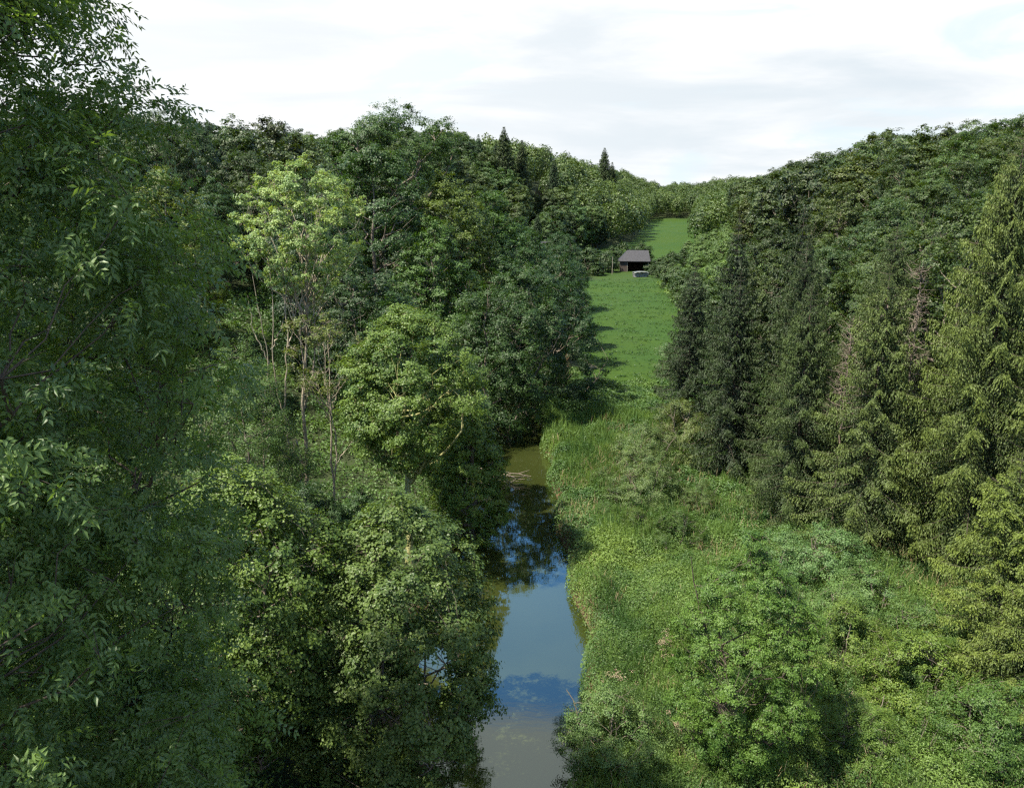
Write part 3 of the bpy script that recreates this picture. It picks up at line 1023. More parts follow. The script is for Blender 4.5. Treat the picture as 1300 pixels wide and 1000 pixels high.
# ------------------------------------------------------------------ shrubs
SH = [broadleaf(110 + k, 2.6, 1.7, base=.02, env='dome', nclump=90, clump_r=.36, nleaf=30000, L=.06, W=.032, leafmat='leaf_alder', nlimb=8, stems=3, twig=2, trunk_r=.04) for k in range(3)]
SHF = [broadleaf(120 + k, 4.2, 2.8, base=.02, env='dome', nclump=60, clump_r=.8, nleaf=8000, L=.26, W=.18, leafmat='far_leaf', nlimb=6, stems=2, twig=0, trunk_r=.06) for k in range(3)]
sh = [
    (3.8, 26.0, 0, 1.2, (1.3, 1.35, 1.5), 'silvery green shrub on the right bank at the bottom edge'),
    (2.8, 28.6, 1, .75, (1.1, 1.25, 1.4), 'thin twiggy shrub reaching out over the water'),
    (9.6, 51.0, 2, 1.6, (1.15, 1.1, 1.25), 'rounded olive shrub lowest of the three in the bank plants'),
    (10.3, 58.0, 0, 1.65, (1.15, 1.1, 1.2), 'rounded olive shrub in the middle of the three in the bank plants'),
    (13.9, 62.5, 1, 2.0, (1.15, 1.0, 1.05), 'brownish broad shrub, furthest of the three in the bank plants'),
    (10.2, 44.5, 1, 1.1, (.75, .85, .6), 'low dark shrub in the bank plants above the lone alder'),
    (6.5, 49.0, 2, .6, (.85, 1., .75), 'small shrub among nettles near the water'),
    (15.0, 39.0, 0, 1.5, (1.1, 1.25, 1.4), 'grey-green shrub directly behind the lone alder'),
    (17.2, 38.5, 1, 1.7, (1.15, 1.3, 1.5), 'grey-green shrub at the foot of the dark spruces'),
    (17.6, 34.6, 2, 1.5, (1.25, 1.35, 1.4), 'pale shrub below the brown-topped spruce'),
    (15.2, 31.5, 0, 1.4, (1.35, 1.3, .9), 'bright yellow-green shrub right of the lone alder'),
    (17.2, 28.8, 1, 1.5, (1.4, 1.35, .85), 'bright leafy shrub below the short yellow spruce'),
    (13.4, 26.0, 2, 1.1, (1.2, 1.25, .85), 'bright shrub at the bottom edge beside the lone alder'),
    (21.0, 93.0, 1, 2.2, (.9, 1.0, 1.3), 'grey-leaved willow bush at the near right corner of the meadow'),
    (7.0, 55.5, 2, .7, (.95, 1.0, .9), 'small bush between the water and the middle olive shrub'),
    (13.2, 50.5, 0, .9, (.9, .9, .8), 'shrub in the nettles close to the dark spruce row'),
    (8.0, 46.5, 1, .8, (1.0, 1.0, .8), 'low shrub left of the low dark one above the lone alder'),
    (18.6, 31.2, 2, 1.5, (.95, 1.05, .9), 'deep green shrub under the short yellow-green spruce'),
    (18.0, 25.6, 1, 1.4, (.9, 1.05, .8), 'dark green shrub second from the bottom right corner'),
    (16.2, 33.6, 1, 1.3, (1.2, 1.3, 1.3), 'pale shrub between the bright shrub and the spruces'),
    (20.2, 26.5, 0, 1.2, (.95, 1.15, .9), 'green shrub in the bottom right corner'),
]
for i_, (x, y, k, s, tn, lb) in enumerate(sh):
    plant(SH[k], 'shrub', lb, 'shrub', x, y, s, i_ * 1.1, tn)
# every tree of the two hillsides, the meadow bushes and the garden trees, each where it stands:
# (kind, mesh set, mesh, x, y, scale, turn, tint, group, label)
KINDS = ['broadleaf_tree', 'bush', 'garden_tree', 'spruce_tree']
GROUPS = ['bushes along the right edge of the meadow', 'garden trees around the barn', 'scrub bushes on the slope right of the meadow', 'woodland trees on the left hillside', 'woodland trees on the right hillside']
WOODS = [
(0,'FAR',1,-9.3,295.5,0.88,0.1,(1.84,1.95,1.52),3,'bright bluish tall tree, leftmost in top row below the skyline fir pair'),
(3,'FSP',0,-6.2,314.5,0.89,2.4,(0.72,0.90,0.98),3,'bluish spruce, second from left in top row below the skyline fir pair'),
(0,'FAR',1,-1.4,339.9,1.13,0.7,(1.45,1.44,1.08),3,'mid-green tall tree, third from left in top row below the skyline fir pair'),
(0,'FAR',1,0.1,311.6,1.11,5.4,(1.45,1.42,1.05),3,'mid-green tall tree, fourth from left in top row below the skyline fir pair'),
(0,'FAR',0,2.0,319.8,1.02,0.8,(1.61,1.38,0.92),3,'olive round tree, rightmost in top row below the skyline fir pair'),
(0,'FAR',2,-10.1,282.0,0.84,5.4,(1.29,1.34,1.03),3,'mid-green round tree, leftmost in second row below the skyline fir pair'),
(0,'FAR',0,-3.0,293.0,1.03,0.8,(1.80,1.91,1.48),3,'bright bluish round tree, second from left in second row below the skyline fir pair'),
(0,'FAR',2,-0.2,299.6,0.94,1.3,(2.33,2.02,1.36),3,'bright olive round tree, third from left in second row below the skyline fir pair'),
(0,'FAR',0,2.3,288.8,0.98,0.8,(2.03,1.73,1.15),3,'bright olive round tree, fourth from left in second row below the skyline fir pair'),
(0,'FAR',3,8.7,331.7,0.97,5.8,(1.24,1.38,1.10),3,'bluish dome-shaped tree, rightmost in second row below the skyline fir pair'),
(0,'FAR',2,-1.5,255.7,0.82,4.1,(1.34,1.24,0.88),3,'mid-green round tree, leftmost in third row below the skyline fir pair'),
(0,'FAR',2,0.7,272.7,0.86,4.8,(1.74,1.50,1.01),3,'bright olive round tree, second from left in third row below the skyline fir pair'),
(0,'FAR',3,3.4,280.7,1.12,0.7,(1.08,1.15,0.90),3,'bluish dome-shaped tree, third from left in third row below the skyline fir pair'),
(3,'FSP',1,7.2,314.6,0.86,3.9,(1.02,1.29,1.40),3,'bluish spruce, fourth from left in third row below the skyline fir pair'),
(0,'FAR',1,11.5,303.5,1.10,4.5,(1.62,1.55,1.13),3,'bright green tall tree, rightmost in third row below the skyline fir pair'),
(0,'FAR',3,-4.2,242.0,0.88,3.0,(2.40,1.99,1.29),3,'bright olive dome-shaped tree, leftmost in fourth row below the skyline fir pair'),
(0,'FAR',3,5.0,261.7,0.94,5.4,(1.66,1.74,1.34),3,'bright bluish dome-shaped tree, second from left in fourth row below the skyline fir pair'),
(3,'FSP',1,8.6,269.0,0.82,3.4,(0.68,0.86,0.94),3,'bluish spruce, rightmost in fourth row below the skyline fir pair'),
(0,'FAR',1,-29.7,340.0,1.11,3.8,(1.62,1.44,0.99),3,'olive tall tree, leftmost in top row left of the skyline fir pair'),
(0,'FAR',0,-20.7,328.7,1.13,5.6,(2.00,1.80,1.25),3,'bright green round tree, second from left in top row left of the skyline fir pair'),
(0,'FAR',1,-20.0,311.7,1.09,5.9,(1.60,1.64,1.25),3,'bright green tall tree, third from left in top row left of the skyline fir pair'),
(0,'FAR',4,-19.8,302.8,1.12,2.4,(1.05,1.08,0.82),3,'mid-green flaring tree, fourth from left in top row left of the skyline fir pair'),
(0,'FAR',5,-16.7,319.0,1.11,4.4,(1.41,1.44,1.10),3,'mid-green round tree, rightmost in top row left of the skyline fir pair'),
(3,'FSP',1,-19.6,281.5,0.83,4.0,(1.11,1.40,1.53),3,'bluish spruce, leftmost in second row left of the skyline fir pair'),
(3,'FSP',1,-13.0,311.4,0.99,5.0,(1.23,1.55,1.69),3,'bright bluish spruce, second from left in second row left of the skyline fir pair'),
(0,'FAR',1,-11.7,326.8,0.92,2.7,(1.79,1.55,1.04),3,'bright olive tall tree, third from left in second row left of the skyline fir pair'),
(0,'FAR',4,-10.2,303.1,1.00,2.2,(1.65,1.44,0.97),3,'olive flaring tree, fourth from left in second row left of the skyline fir pair'),
(0,'FAR',5,-12.1,339.5,1.01,3.4,(1.65,1.69,1.29),3,'bright green round tree, rightmost in second row left of the skyline fir pair'),
(3,'FSP',0,-20.6,261.6,1.12,5.1,(1.26,1.59,1.73),3,'bright bluish spruce, leftmost in third row left of the skyline fir pair'),
(0,'FAR',4,-19.0,268.0,1.08,5.1,(1.68,1.40,0.91),3,'olive flaring tree, second from left in third row left of the skyline fir pair'),
(0,'FAR',0,-16.9,289.4,0.84,5.8,(2.13,1.88,1.28),3,'bright olive round tree, third from left in third row left of the skyline fir pair'),
(0,'FAR',0,-15.9,296.1,0.94,1.7,(1.38,1.45,1.12),3,'bluish round tree, fourth from left in third row left of the skyline fir pair'),
(0,'FAR',5,-12.0,275.8,0.99,2.9,(1.72,1.60,1.14),3,'bright green round tree, rightmost in third row left of the skyline fir pair'),
(0,'FAR',2,-20.0,228.6,1.12,2.8,(1.72,1.51,1.03),3,'bright olive round tree, leftmost in fourth row left of the skyline fir pair'),
(0,'FAR',5,-17.8,240.0,0.98,1.4,(1.96,1.87,1.36),3,'bright green round tree, second from left in fourth row left of the skyline fir pair'),
(0,'FAR',4,-19.1,248.7,0.86,4.4,(1.76,1.85,1.44),3,'bright bluish flaring tree, third from left in fourth row left of the skyline fir pair'),
(0,'FAR',2,-11.8,252.7,1.10,1.7,(1.65,1.50,1.05),3,'mid-green round tree, fourth from left in fourth row left of the skyline fir pair'),
(0,'FAR',1,-8.7,269.2,1.03,2.3,(1.98,1.66,1.08),3,'bright olive tall tree, rightmost in fourth row left of the skyline fir pair'),
(0,'FAR',3,-16.2,156.3,1.12,2.9,(1.75,1.69,1.24),3,'bright green dome-shaped tree, leftmost in fifth row left of the skyline fir pair'),
(0,'FAR',2,-20.8,197.9,0.97,5.3,(2.34,1.98,1.31),3,'bright olive round tree, second from left in fifth row left of the skyline fir pair'),
(0,'FAR',4,-19.3,208.5,1.02,0.5,(1.51,1.29,0.86),3,'olive flaring tree, third from left in fifth row left of the skyline fir pair'),
(0,'FAR',1,-16.0,172.9,1.01,5.8,(1.58,1.33,0.87),3,'olive tall tree, fourth from left in fifth row left of the skyline fir pair'),
(3,'FSP',1,-13.2,231.4,0.88,3.8,(0.91,1.15,1.25),3,'bluish spruce, rightmost in fifth row left of the skyline fir pair'),
(0,'FAR',5,-9.7,132.7,1.00,2.9,(1.34,1.19,0.82),3,'olive round tree, leftmost in sixth row left of the skyline fir pair'),
(0,'FAR',1,-10.5,149.6,1.01,3.5,(1.19,1.22,0.94),3,'mid-green tall tree, second from left in sixth row left of the skyline fir pair'),
(0,'FAR',0,-13.8,204.0,1.03,5.5,(1.75,1.54,1.05),3,'bright olive round tree, third from left in sixth row left of the skyline fir pair'),
(0,'FAR',3,-12.1,166.7,1.01,5.3,(2.06,1.92,1.36),3,'bright green dome-shaped tree, fourth from left in sixth row left of the skyline fir pair'),
(0,'FAR',3,-9.8,237.2,1.02,1.5,(2.22,1.88,1.24),3,'bright olive dome-shaped tree, rightmost in sixth row left of the skyline fir pair'),
(0,'FAR',5,15.1,309.9,0.95,3.9,(1.13,1.07,0.77),3,'mid-green round tree, leftmost in top row just left of the spire fir'),
(3,'FSP',1,16.9,327.6,1.12,3.1,(0.74,0.94,1.02),3,'bluish spruce, second from left in top row just left of the spire fir'),
(0,'FAR',4,19.4,314.7,1.12,1.6,(2.18,1.89,1.27),3,'bright olive flaring tree, third from left in top row just left of the spire fir'),
(0,'FAR',4,22.2,334.4,0.91,5.8,(2.33,1.94,1.26),3,'bright olive flaring tree, fourth from left in top row just left of the spire fir'),
(0,'FAR',0,24.4,327.4,0.82,4.2,(1.20,1.19,0.88),3,'mid-green round tree, rightmost in top row just left of the spire fir'),
(0,'FAR',5,11.5,279.7,0.88,4.4,(2.06,2.01,1.48),3,'bright green round tree, leftmost in second row just left of the spire fir'),
(0,'FAR',0,14.3,286.2,1.05,3.2,(1.46,1.51,1.15),3,'bright green round tree, second from left in second row just left of the spire fir'),
(0,'FAR',2,18.0,296.9,1.02,4.7,(1.72,1.51,1.02),3,'bright olive round tree, third from left in second row just left of the spire fir'),
(0,'FAR',4,25.0,319.0,0.82,3.5,(1.42,1.24,0.84),3,'olive flaring tree, fourth from left in second row just left of the spire fir'),
(0,'FAR',5,24.0,307.5,1.09,5.9,(1.96,2.02,1.55),3,'bright green round tree, rightmost in second row just left of the spire fir'),
(0,'FAR',0,-46.6,283.9,1.13,0.1,(1.73,1.75,1.32),3,'bright green round tree, leftmost in top row under the skyline oak'),
(0,'FAR',4,-41.3,292.3,1.13,0.3,(1.79,1.74,1.28),3,'bright green flaring tree, second from left in top row under the skyline oak'),
(0,'FAR',3,-39.9,315.4,1.11,3.1,(1.60,1.68,1.30),3,'bright bluish dome-shaped tree, third from left in top row under the skyline oak'),
(0,'FAR',1,-36.1,286.9,1.09,4.8,(1.47,1.48,1.12),3,'mid-green tall tree, fourth from left in top row under the skyline oak'),
(0,'FAR',2,-36.5,322.4,1.04,0.5,(1.98,1.76,1.21),3,'bright olive round tree, rightmost in top row under the skyline oak'),
(0,'FAR',2,-43.8,265.5,1.10,1.7,(1.55,1.62,1.24),3,'bright green round tree, leftmost in second row under the skyline oak'),
(0,'FAR',0,-37.0,260.9,1.05,1.7,(1.96,1.61,1.03),3,'bright olive round tree, second from left in second row under the skyline oak'),
(0,'FAR',2,-40.5,278.8,1.11,1.4,(2.33,2.05,1.40),3,'bright olive round tree, third from left in second row under the skyline oak'),
(3,'FSP',1,-32.3,249.5,1.06,5.9,(0.67,0.84,0.91),3,'dark bluish spruce, fourth from left in second row under the skyline oak'),
(0,'FAR',5,-29.1,287.5,1.09,2.2,(1.79,1.62,1.13),3,'bright green round tree, rightmost in second row under the skyline oak'),
(0,'FAR',3,-37.6,243.1,1.06,5.5,(1.31,1.28,0.95),3,'mid-green dome-shaped tree, leftmost in third row under the skyline oak'),
(0,'FAR',2,-42.2,248.2,1.04,5.3,(2.35,1.94,1.25),3,'bright olive round tree, second from left in third row under the skyline oak'),
(0,'FAR',4,-31.4,269.4,1.03,1.6,(2.05,1.82,1.25),3,'bright olive flaring tree, third from left in third row under the skyline oak'),
(0,'FAR',2,-27.3,279.8,1.10,3.2,(1.70,1.59,1.14),3,'bright green round tree, fourth from left in third row under the skyline oak'),
(0,'FAR',3,-26.2,265.1,0.95,0.6,(1.71,1.72,1.30),3,'bright green dome-shaped tree, rightmost in third row under the skyline oak'),
(0,'FAR',4,-29.0,183.6,1.09,3.9,(1.23,1.26,0.96),3,'mid-green flaring tree, leftmost in fourth row under the skyline oak'),
(3,'FSP',1,-30.9,235.0,0.94,0.0,(1.30,1.63,1.78),3,'bright bluish spruce, second from left in fourth row under the skyline oak'),
(0,'FAR',1,-26.0,254.9,1.08,3.7,(1.91,1.86,1.36),3,'bright green tall tree, third from left in fourth row under the skyline oak'),
(0,'FAR',0,-25.4,245.7,1.10,0.3,(1.93,1.95,1.47),3,'bright green round tree, fourth from left in fourth row under the skyline oak'),
(0,'FAR',3,-23.4,273.4,0.90,2.7,(2.19,1.90,1.28),3,'bright olive dome-shaped tree, rightmost in fourth row under the skyline oak'),
(0,'FAR',3,-28.5,168.0,1.06,4.6,(1.65,1.37,0.89),3,'olive dome-shaped tree, leftmost in fifth row under the skyline oak'),
(0,'FAR',0,-23.6,159.4,1.02,0.2,(1.69,1.55,1.09),3,'bright green round tree, second from left in fifth row under the skyline oak'),
(0,'FAR',5,-23.0,171.9,0.97,1.7,(1.54,1.30,0.86),3,'olive round tree, third from left in fifth row under the skyline oak'),
(0,'FAR',0,-19.4,148.8,1.02,5.0,(1.03,1.12,0.88),3,'bluish round tree, fourth from left in fifth row under the skyline oak'),
(0,'FAR',0,-28.4,223.4,1.05,1.7,(2.21,1.84,1.19),3,'bright olive round tree, rightmost in fifth row under the skyline oak'),
(0,'MID',0,-16.8,114.0,1.01,2.5,(2.13,2.06,1.51),3,'bright green round tree, leftmost in sixth row under the skyline oak'),
(0,'FAR',0,-14.3,124.5,1.10,4.5,(2.45,1.98,1.25),3,'bright olive round tree, rightmost in sixth row under the skyline oak'),
(0,'FAR',1,84.2,166.0,1.02,3.0,(0.90,0.75,0.49),4,'bright olive tall tree, leftmost in top row left of the tallest spruce'),
(0,'FAR',4,120.0,222.5,1.07,1.7,(0.84,0.78,0.56),4,'bright green flaring tree, second from left in top row left of the tallest spruce'),
(0,'FAR',5,92.4,174.6,1.03,5.8,(0.58,0.50,0.34),4,'olive round tree, third from left in top row left of the tallest spruce'),
(0,'FAR',0,104.1,191.5,1.02,1.4,(0.76,0.65,0.43),4,'olive round tree, fourth from left in top row left of the tallest spruce'),
(0,'MID',3,65.0,115.4,1.05,0.4,(0.91,0.84,0.60),4,'bright green dome-shaped tree, rightmost in top row left of the tallest spruce'),
(0,'MID',2,44.8,85.7,0.97,1.0,(0.75,0.70,0.50),4,'bright green round tree, leftmost in second row left of the tallest spruce'),
(0,'FAR',3,76.5,143.4,1.04,0.0,(0.51,0.50,0.37),4,'mid-green dome-shaped tree, second from left in second row left of the tallest spruce'),
(0,'FAR',4,72.4,129.6,0.95,3.3,(0.74,0.62,0.40),4,'olive flaring tree, third from left in second row left of the tallest spruce'),
(0,'MID',3,57.7,103.2,1.02,4.3,(0.90,0.91,0.68),4,'bright green dome-shaped tree, fourth from left in second row left of the tallest spruce'),
(0,'MID',0,53.1,95.1,0.95,2.1,(0.59,0.54,0.38),4,'mid-green round tree, rightmost in second row left of the tallest spruce'),
(0,'MID',2,34.1,58.7,1.03,5.4,(0.77,0.69,0.48),4,'bright green round tree, leftmost in third row left of the tallest spruce'),
(0,'MID',3,47.3,73.7,0.83,2.6,(0.50,0.46,0.33),4,'mid-green dome-shaped tree, second from left in third row left of the tallest spruce'),
(0,'MID',4,43.8,65.9,1.04,3.5,(0.78,0.79,0.60),4,'bright green round tree, rightmost in third row left of the tallest spruce'),
(0,'FAR',1,-78.2,140.0,1.09,1.0,(1.46,1.30,0.90),3,'mid-green tall tree, leftmost in top row beside the near ash'),
(0,'FAR',1,-74.5,134.4,1.10,0.1,(1.41,1.53,1.20),3,'bright bluish tall tree, second from left in top row beside the near ash'),
(0,'FAR',1,-74.4,154.0,1.13,5.6,(1.89,1.54,0.98),3,'bright olive tall tree, third from left in top row beside the near ash'),
(0,'FAR',5,-83.4,189.6,1.13,0.8,(1.88,1.78,1.29),3,'bright green round tree, fourth from left in top row beside the near ash'),
(0,'FAR',5,-65.1,150.6,1.09,0.2,(1.07,1.11,0.85),3,'mid-green round tree, rightmost in top row beside the near ash'),
(0,'MID',0,-66.0,115.2,0.92,4.1,(1.71,1.50,1.02),3,'olive round tree, leftmost in second row beside the near ash'),
(0,'FAR',3,-59.4,121.0,1.11,2.4,(1.53,1.44,1.04),3,'mid-green dome-shaped tree, second from left in second row beside the near ash'),
(0,'FAR',5,-80.2,176.5,1.02,5.4,(1.32,1.41,1.10),3,'bluish round tree, third from left in second row beside the near ash'),
(0,'FAR',4,-60.8,133.8,0.99,4.9,(1.50,1.33,0.92),3,'olive flaring tree, fourth from left in second row beside the near ash'),
(0,'FAR',0,-61.0,145.6,1.03,2.4,(2.02,1.94,1.41),3,'bright green round tree, rightmost in second row beside the near ash'),
(0,'MID',0,-74.3,113.3,1.03,1.5,(1.72,1.45,0.96),3,'olive round tree, leftmost in third row beside the near ash'),
(0,'FAR',3,-55.9,150.8,1.12,2.7,(1.59,1.68,1.30),3,'bright bluish dome-shaped tree, second from left in third row beside the near ash'),
(0,'FAR',2,-66.8,177.9,1.07,0.1,(1.99,1.89,1.36),3,'bright green round tree, third from left in third row beside the near ash'),
(0,'FAR',5,-71.6,204.1,1.07,2.9,(1.93,1.61,1.05),3,'bright olive round tree, fourth from left in third row beside the near ash'),
(0,'FAR',0,-64.4,185.0,1.11,2.7,(1.71,1.71,1.28),3,'bright green round tree, rightmost in third row beside the near ash'),
(0,'MID',2,-57.2,112.6,0.88,0.0,(1.94,1.60,1.02),3,'bright olive round tree, leftmost in fourth row beside the near ash'),
(0,'FAR',2,-63.5,126.0,1.00,0.5,(1.86,1.90,1.45),3,'bright green round tree, second from left in fourth row beside the near ash'),
(0,'MID',4,-50.6,105.1,0.92,3.5,(1.83,1.95,1.53),3,'bright bluish round tree, third from left in fourth row beside the near ash'),
(0,'FAR',3,-51.0,129.2,1.13,4.7,(1.27,1.35,1.05),3,'bluish dome-shaped tree, fourth from left in fourth row beside the near ash'),
(0,'FAR',5,-45.9,135.7,1.11,5.4,(1.99,1.88,1.35),3,'bright green round tree, rightmost in fourth row beside the near ash'),
(0,'MID',3,-62.5,105.9,0.91,4.1,(1.65,1.54,1.10),3,'bright green dome-shaped tree, leftmost in fifth row beside the near ash'),
(0,'MID',4,-56.6,101.7,0.83,1.7,(1.06,1.13,0.89),3,'bluish round tree, second from left in fifth row beside the near ash'),
(0,'MID',4,-43.4,99.9,0.97,5.8,(1.93,1.69,1.15),3,'bright olive round tree, third from left in fifth row beside the near ash'),
(0,'MID',1,-44.4,110.6,0.97,4.4,(1.69,1.65,1.21),3,'bright green tall tree, fourth from left in fifth row beside the near ash'),
(0,'FAR',2,-51.8,142.7,0.93,3.7,(2.04,2.06,1.56),3,'bright green round tree, rightmost in fifth row beside the near ash'),
(0,'MID',2,-62.5,95.9,0.96,3.5,(1.63,1.74,1.36),3,'bright bluish round tree, leftmost in sixth row beside the near ash'),
(0,'MID',0,-47.2,93.9,0.78,3.0,(1.46,1.19,0.76),3,'olive round tree, second from left in sixth row beside the near ash'),
(0,'MID',0,-48.1,118.3,0.77,1.7,(2.32,1.89,1.21),3,'bright olive round tree, third from left in sixth row beside the near ash'),
(0,'MID',1,-35.1,93.7,0.77,5.3,(1.91,2.08,1.65),3,'bright bluish tall tree, rightmost in sixth row beside the near ash'),
(0,'FAR',5,97.1,240.0,1.10,1.9,(0.94,0.90,0.66),4,'bright green round tree, leftmost in top row above the dull green spruce'),
(0,'FAR',1,95.5,233.6,1.06,5.5,(0.58,0.62,0.48),4,'bluish tall tree, second from left in top row above the dull green spruce'),
(0,'FAR',4,104.7,247.9,1.07,3.6,(0.56,0.52,0.37),4,'mid-green flaring tree, third from left in top row above the dull green spruce'),
(0,'FAR',1,78.0,179.1,1.05,4.1,(0.94,0.83,0.57),4,'bright olive tall tree, fourth from left in top row above the dull green spruce'),
(0,'FAR',0,84.8,189.2,1.11,0.6,(0.72,0.66,0.46),4,'mid-green round tree, rightmost in top row above the dull green spruce'),
(0,'FAR',1,80.4,206.7,1.06,5.3,(0.79,0.79,0.59),4,'bright green tall tree, leftmost in second row above the dull green spruce'),
(0,'FAR',0,71.4,174.0,0.98,1.7,(0.73,0.75,0.57),4,'bright green round tree, second from left in second row above the dull green spruce'),
(0,'FAR',5,57.5,133.9,1.09,2.8,(0.97,0.79,0.50),4,'bright olive round tree, third from left in second row above the dull green spruce'),
(0,'FAR',3,56.6,127.1,0.99,1.0,(0.86,0.74,0.49),4,'bright olive dome-shaped tree, fourth from left in second row above the dull green spruce'),
(0,'FAR',0,71.2,163.6,1.13,1.9,(0.79,0.82,0.63),4,'bright green round tree, rightmost in second row above the dull green spruce'),
(0,'MID',2,32.8,80.7,0.83,2.8,(0.64,0.65,0.50),4,'mid-green round tree, leftmost in third row above the dull green spruce'),
(0,'MID',0,43.5,104.8,1.02,5.6,(0.81,0.67,0.44),4,'olive round tree, second from left in third row above the dull green spruce'),
(0,'MID',0,35.1,73.3,0.90,3.2,(0.87,0.77,0.53),4,'bright olive round tree, rightmost in third row above the dull green spruce'),
(0,'FAR',4,90.1,194.6,1.10,1.8,(0.73,0.69,0.50),4,'bright green flaring tree, leftmost in top row above the dead snags'),
(0,'FAR',5,84.4,181.0,1.05,4.7,(0.88,0.80,0.56),4,'bright green round tree, second from left in top row above the dead snags'),
(0,'FAR',4,79.5,160.5,0.97,3.9,(0.82,0.78,0.56),4,'bright green flaring tree, third from left in top row above the dead snags'),
(0,'FAR',2,85.8,173.8,1.02,2.7,(0.49,0.53,0.41),4,'bluish round tree, fourth from left in top row above the dead snags'),
(0,'FAR',5,76.5,153.2,1.12,1.3,(0.73,0.74,0.56),4,'bright green round tree, rightmost in top row above the dead snags'),
(0,'FAR',2,64.5,140.0,1.01,1.5,(0.58,0.50,0.33),4,'olive round tree, leftmost in second row above the dead snags'),
(0,'FAR',3,79.6,172.0,1.01,3.6,(0.59,0.58,0.44),4,'mid-green dome-shaped tree, second from left in second row above the dead snags'),
(0,'FAR',2,70.1,145.2,0.96,4.0,(1.06,0.92,0.62),4,'bright olive round tree, third from left in second row above the dead snags'),
(0,'FAR',0,68.8,134.9,1.02,4.8,(0.88,0.76,0.51),4,'bright olive round tree, fourth from left in second row above the dead snags'),
(0,'FAR',4,63.1,124.1,0.99,1.2,(0.78,0.72,0.52),4,'bright green flaring tree, rightmost in second row above the dead snags'),
(0,'MID',0,39.0,82.5,0.98,1.3,(0.65,0.68,0.52),4,'mid-green round tree, leftmost in third row above the dead snags'),
(0,'MID',1,33.0,67.2,0.78,2.4,(0.69,0.59,0.40),4,'olive tall tree, second from left in third row above the dead snags'),
(0,'MID',3,57.9,119.1,1.00,3.9,(0.56,0.55,0.41),4,'mid-green dome-shaped tree, third from left in third row above the dead snags'),
(0,'MID',1,54.4,110.2,0.87,3.8,(0.94,0.84,0.57),4,'bright olive tall tree, fourth from left in third row above the dead snags'),
(0,'MID',4,46.7,96.8,0.80,1.1,(1.01,0.84,0.54),4,'bright olive round tree, rightmost in third row above the dead snags'),
(0,'FAR',2,82.5,234.0,1.12,0.7,(0.54,0.51,0.36),4,'mid-green round tree, leftmost in top row above the shaded spruce row'),
(0,'FAR',1,83.1,218.2,1.11,2.1,(0.85,0.74,0.50),4,'bright olive tall tree, second from left in top row above the shaded spruce row'),
(0,'FAR',3,112.0,297.4,1.14,4.5,(0.55,0.59,0.46),4,'bluish dome-shaped tree, third from left in top row above the shaded spruce row'),
(0,'FAR',1,70.0,181.7,1.05,1.1,(0.54,0.57,0.45),4,'bluish tall tree, rightmost in top row above the shaded spruce row'),
(0,'FAR',3,72.5,212.1,1.11,1.4,(0.84,0.86,0.66),4,'bright green dome-shaped tree, leftmost in second row above the shaded spruce row'),
(0,'FAR',4,85.2,239.9,1.05,5.1,(0.79,0.76,0.55),4,'bright green flaring tree, second from left in second row above the shaded spruce row'),
(0,'FAR',1,69.5,194.0,1.04,3.0,(0.77,0.70,0.49),4,'bright green tall tree, third from left in second row above the shaded spruce row'),
(0,'FAR',2,57.6,140.4,1.07,5.1,(0.46,0.47,0.35),4,'mid-green round tree, rightmost in second row above the shaded spruce row'),
(0,'FAR',0,63.5,170.3,0.86,2.1,(0.75,0.70,0.50),4,'bright green round tree, leftmost in third row above the shaded spruce row'),
(0,'FAR',4,56.7,152.8,1.14,4.5,(0.50,0.49,0.36),4,'mid-green flaring tree, second from left in third row above the shaded spruce row'),
(0,'FAR',4,61.9,159.9,0.82,0.1,(0.64,0.56,0.39),4,'olive flaring tree, third from left in third row above the shaded spruce row'),
(0,'MID',1,39.7,98.7,0.77,1.2,(0.94,0.84,0.58),4,'bright olive tall tree, rightmost in third row above the shaded spruce row'),
(0,'FAR',4,-44.7,149.4,1.12,3.7,(1.48,1.22,0.78),3,'olive flaring tree, leftmost in top row above the fan-crowned poplar'),
(0,'FAR',1,-63.5,236.3,1.00,1.1,(2.03,1.65,1.05),3,'bright olive tall tree, second from left in top row above the fan-crowned poplar'),
(0,'FAR',3,-65.6,247.1,1.08,1.4,(1.23,1.35,1.08),3,'bluish dome-shaped tree, third from left in top row above the fan-crowned poplar'),
(0,'FAR',5,-65.2,254.0,0.96,0.6,(1.97,1.61,1.03),3,'bright olive round tree, rightmost in top row above the fan-crowned poplar'),
(0,'FAR',2,-50.0,173.4,1.07,4.4,(2.03,1.88,1.33),3,'bright green round tree, leftmost in second row above the fan-crowned poplar'),
(0,'FAR',2,-52.0,179.6,1.12,5.0,(1.50,1.51,1.13),3,'bright green round tree, second from left in second row above the fan-crowned poplar'),
(0,'FAR',2,-58.6,229.9,1.04,0.6,(1.76,1.60,1.11),3,'bright green round tree, third from left in second row above the fan-crowned poplar'),
(0,'FAR',5,-59.5,244.6,0.99,4.4,(1.25,1.12,0.78),3,'mid-green round tree, rightmost in second row above the fan-crowned poplar'),
(0,'FAR',5,-43.2,129.5,0.97,1.0,(1.70,1.65,1.21),3,'bright green round tree, leftmost in third row above the fan-crowned poplar'),
(0,'FAR',0,-37.0,123.5,1.04,2.8,(1.84,1.65,1.15),3,'bright green round tree, second from left in third row above the fan-crowned poplar'),
(0,'FAR',5,-36.0,133.4,1.05,3.7,(2.14,1.74,1.11),3,'bright olive round tree, third from left in third row above the fan-crowned poplar'),
(0,'FAR',2,-44.0,170.4,1.14,4.2,(2.03,1.79,1.22),3,'bright olive round tree, rightmost in third row above the fan-crowned poplar'),
(0,'MID',2,-34.6,104.9,0.88,4.9,(1.88,1.68,1.16),3,'bright green round tree, leftmost in fourth row above the fan-crowned poplar'),
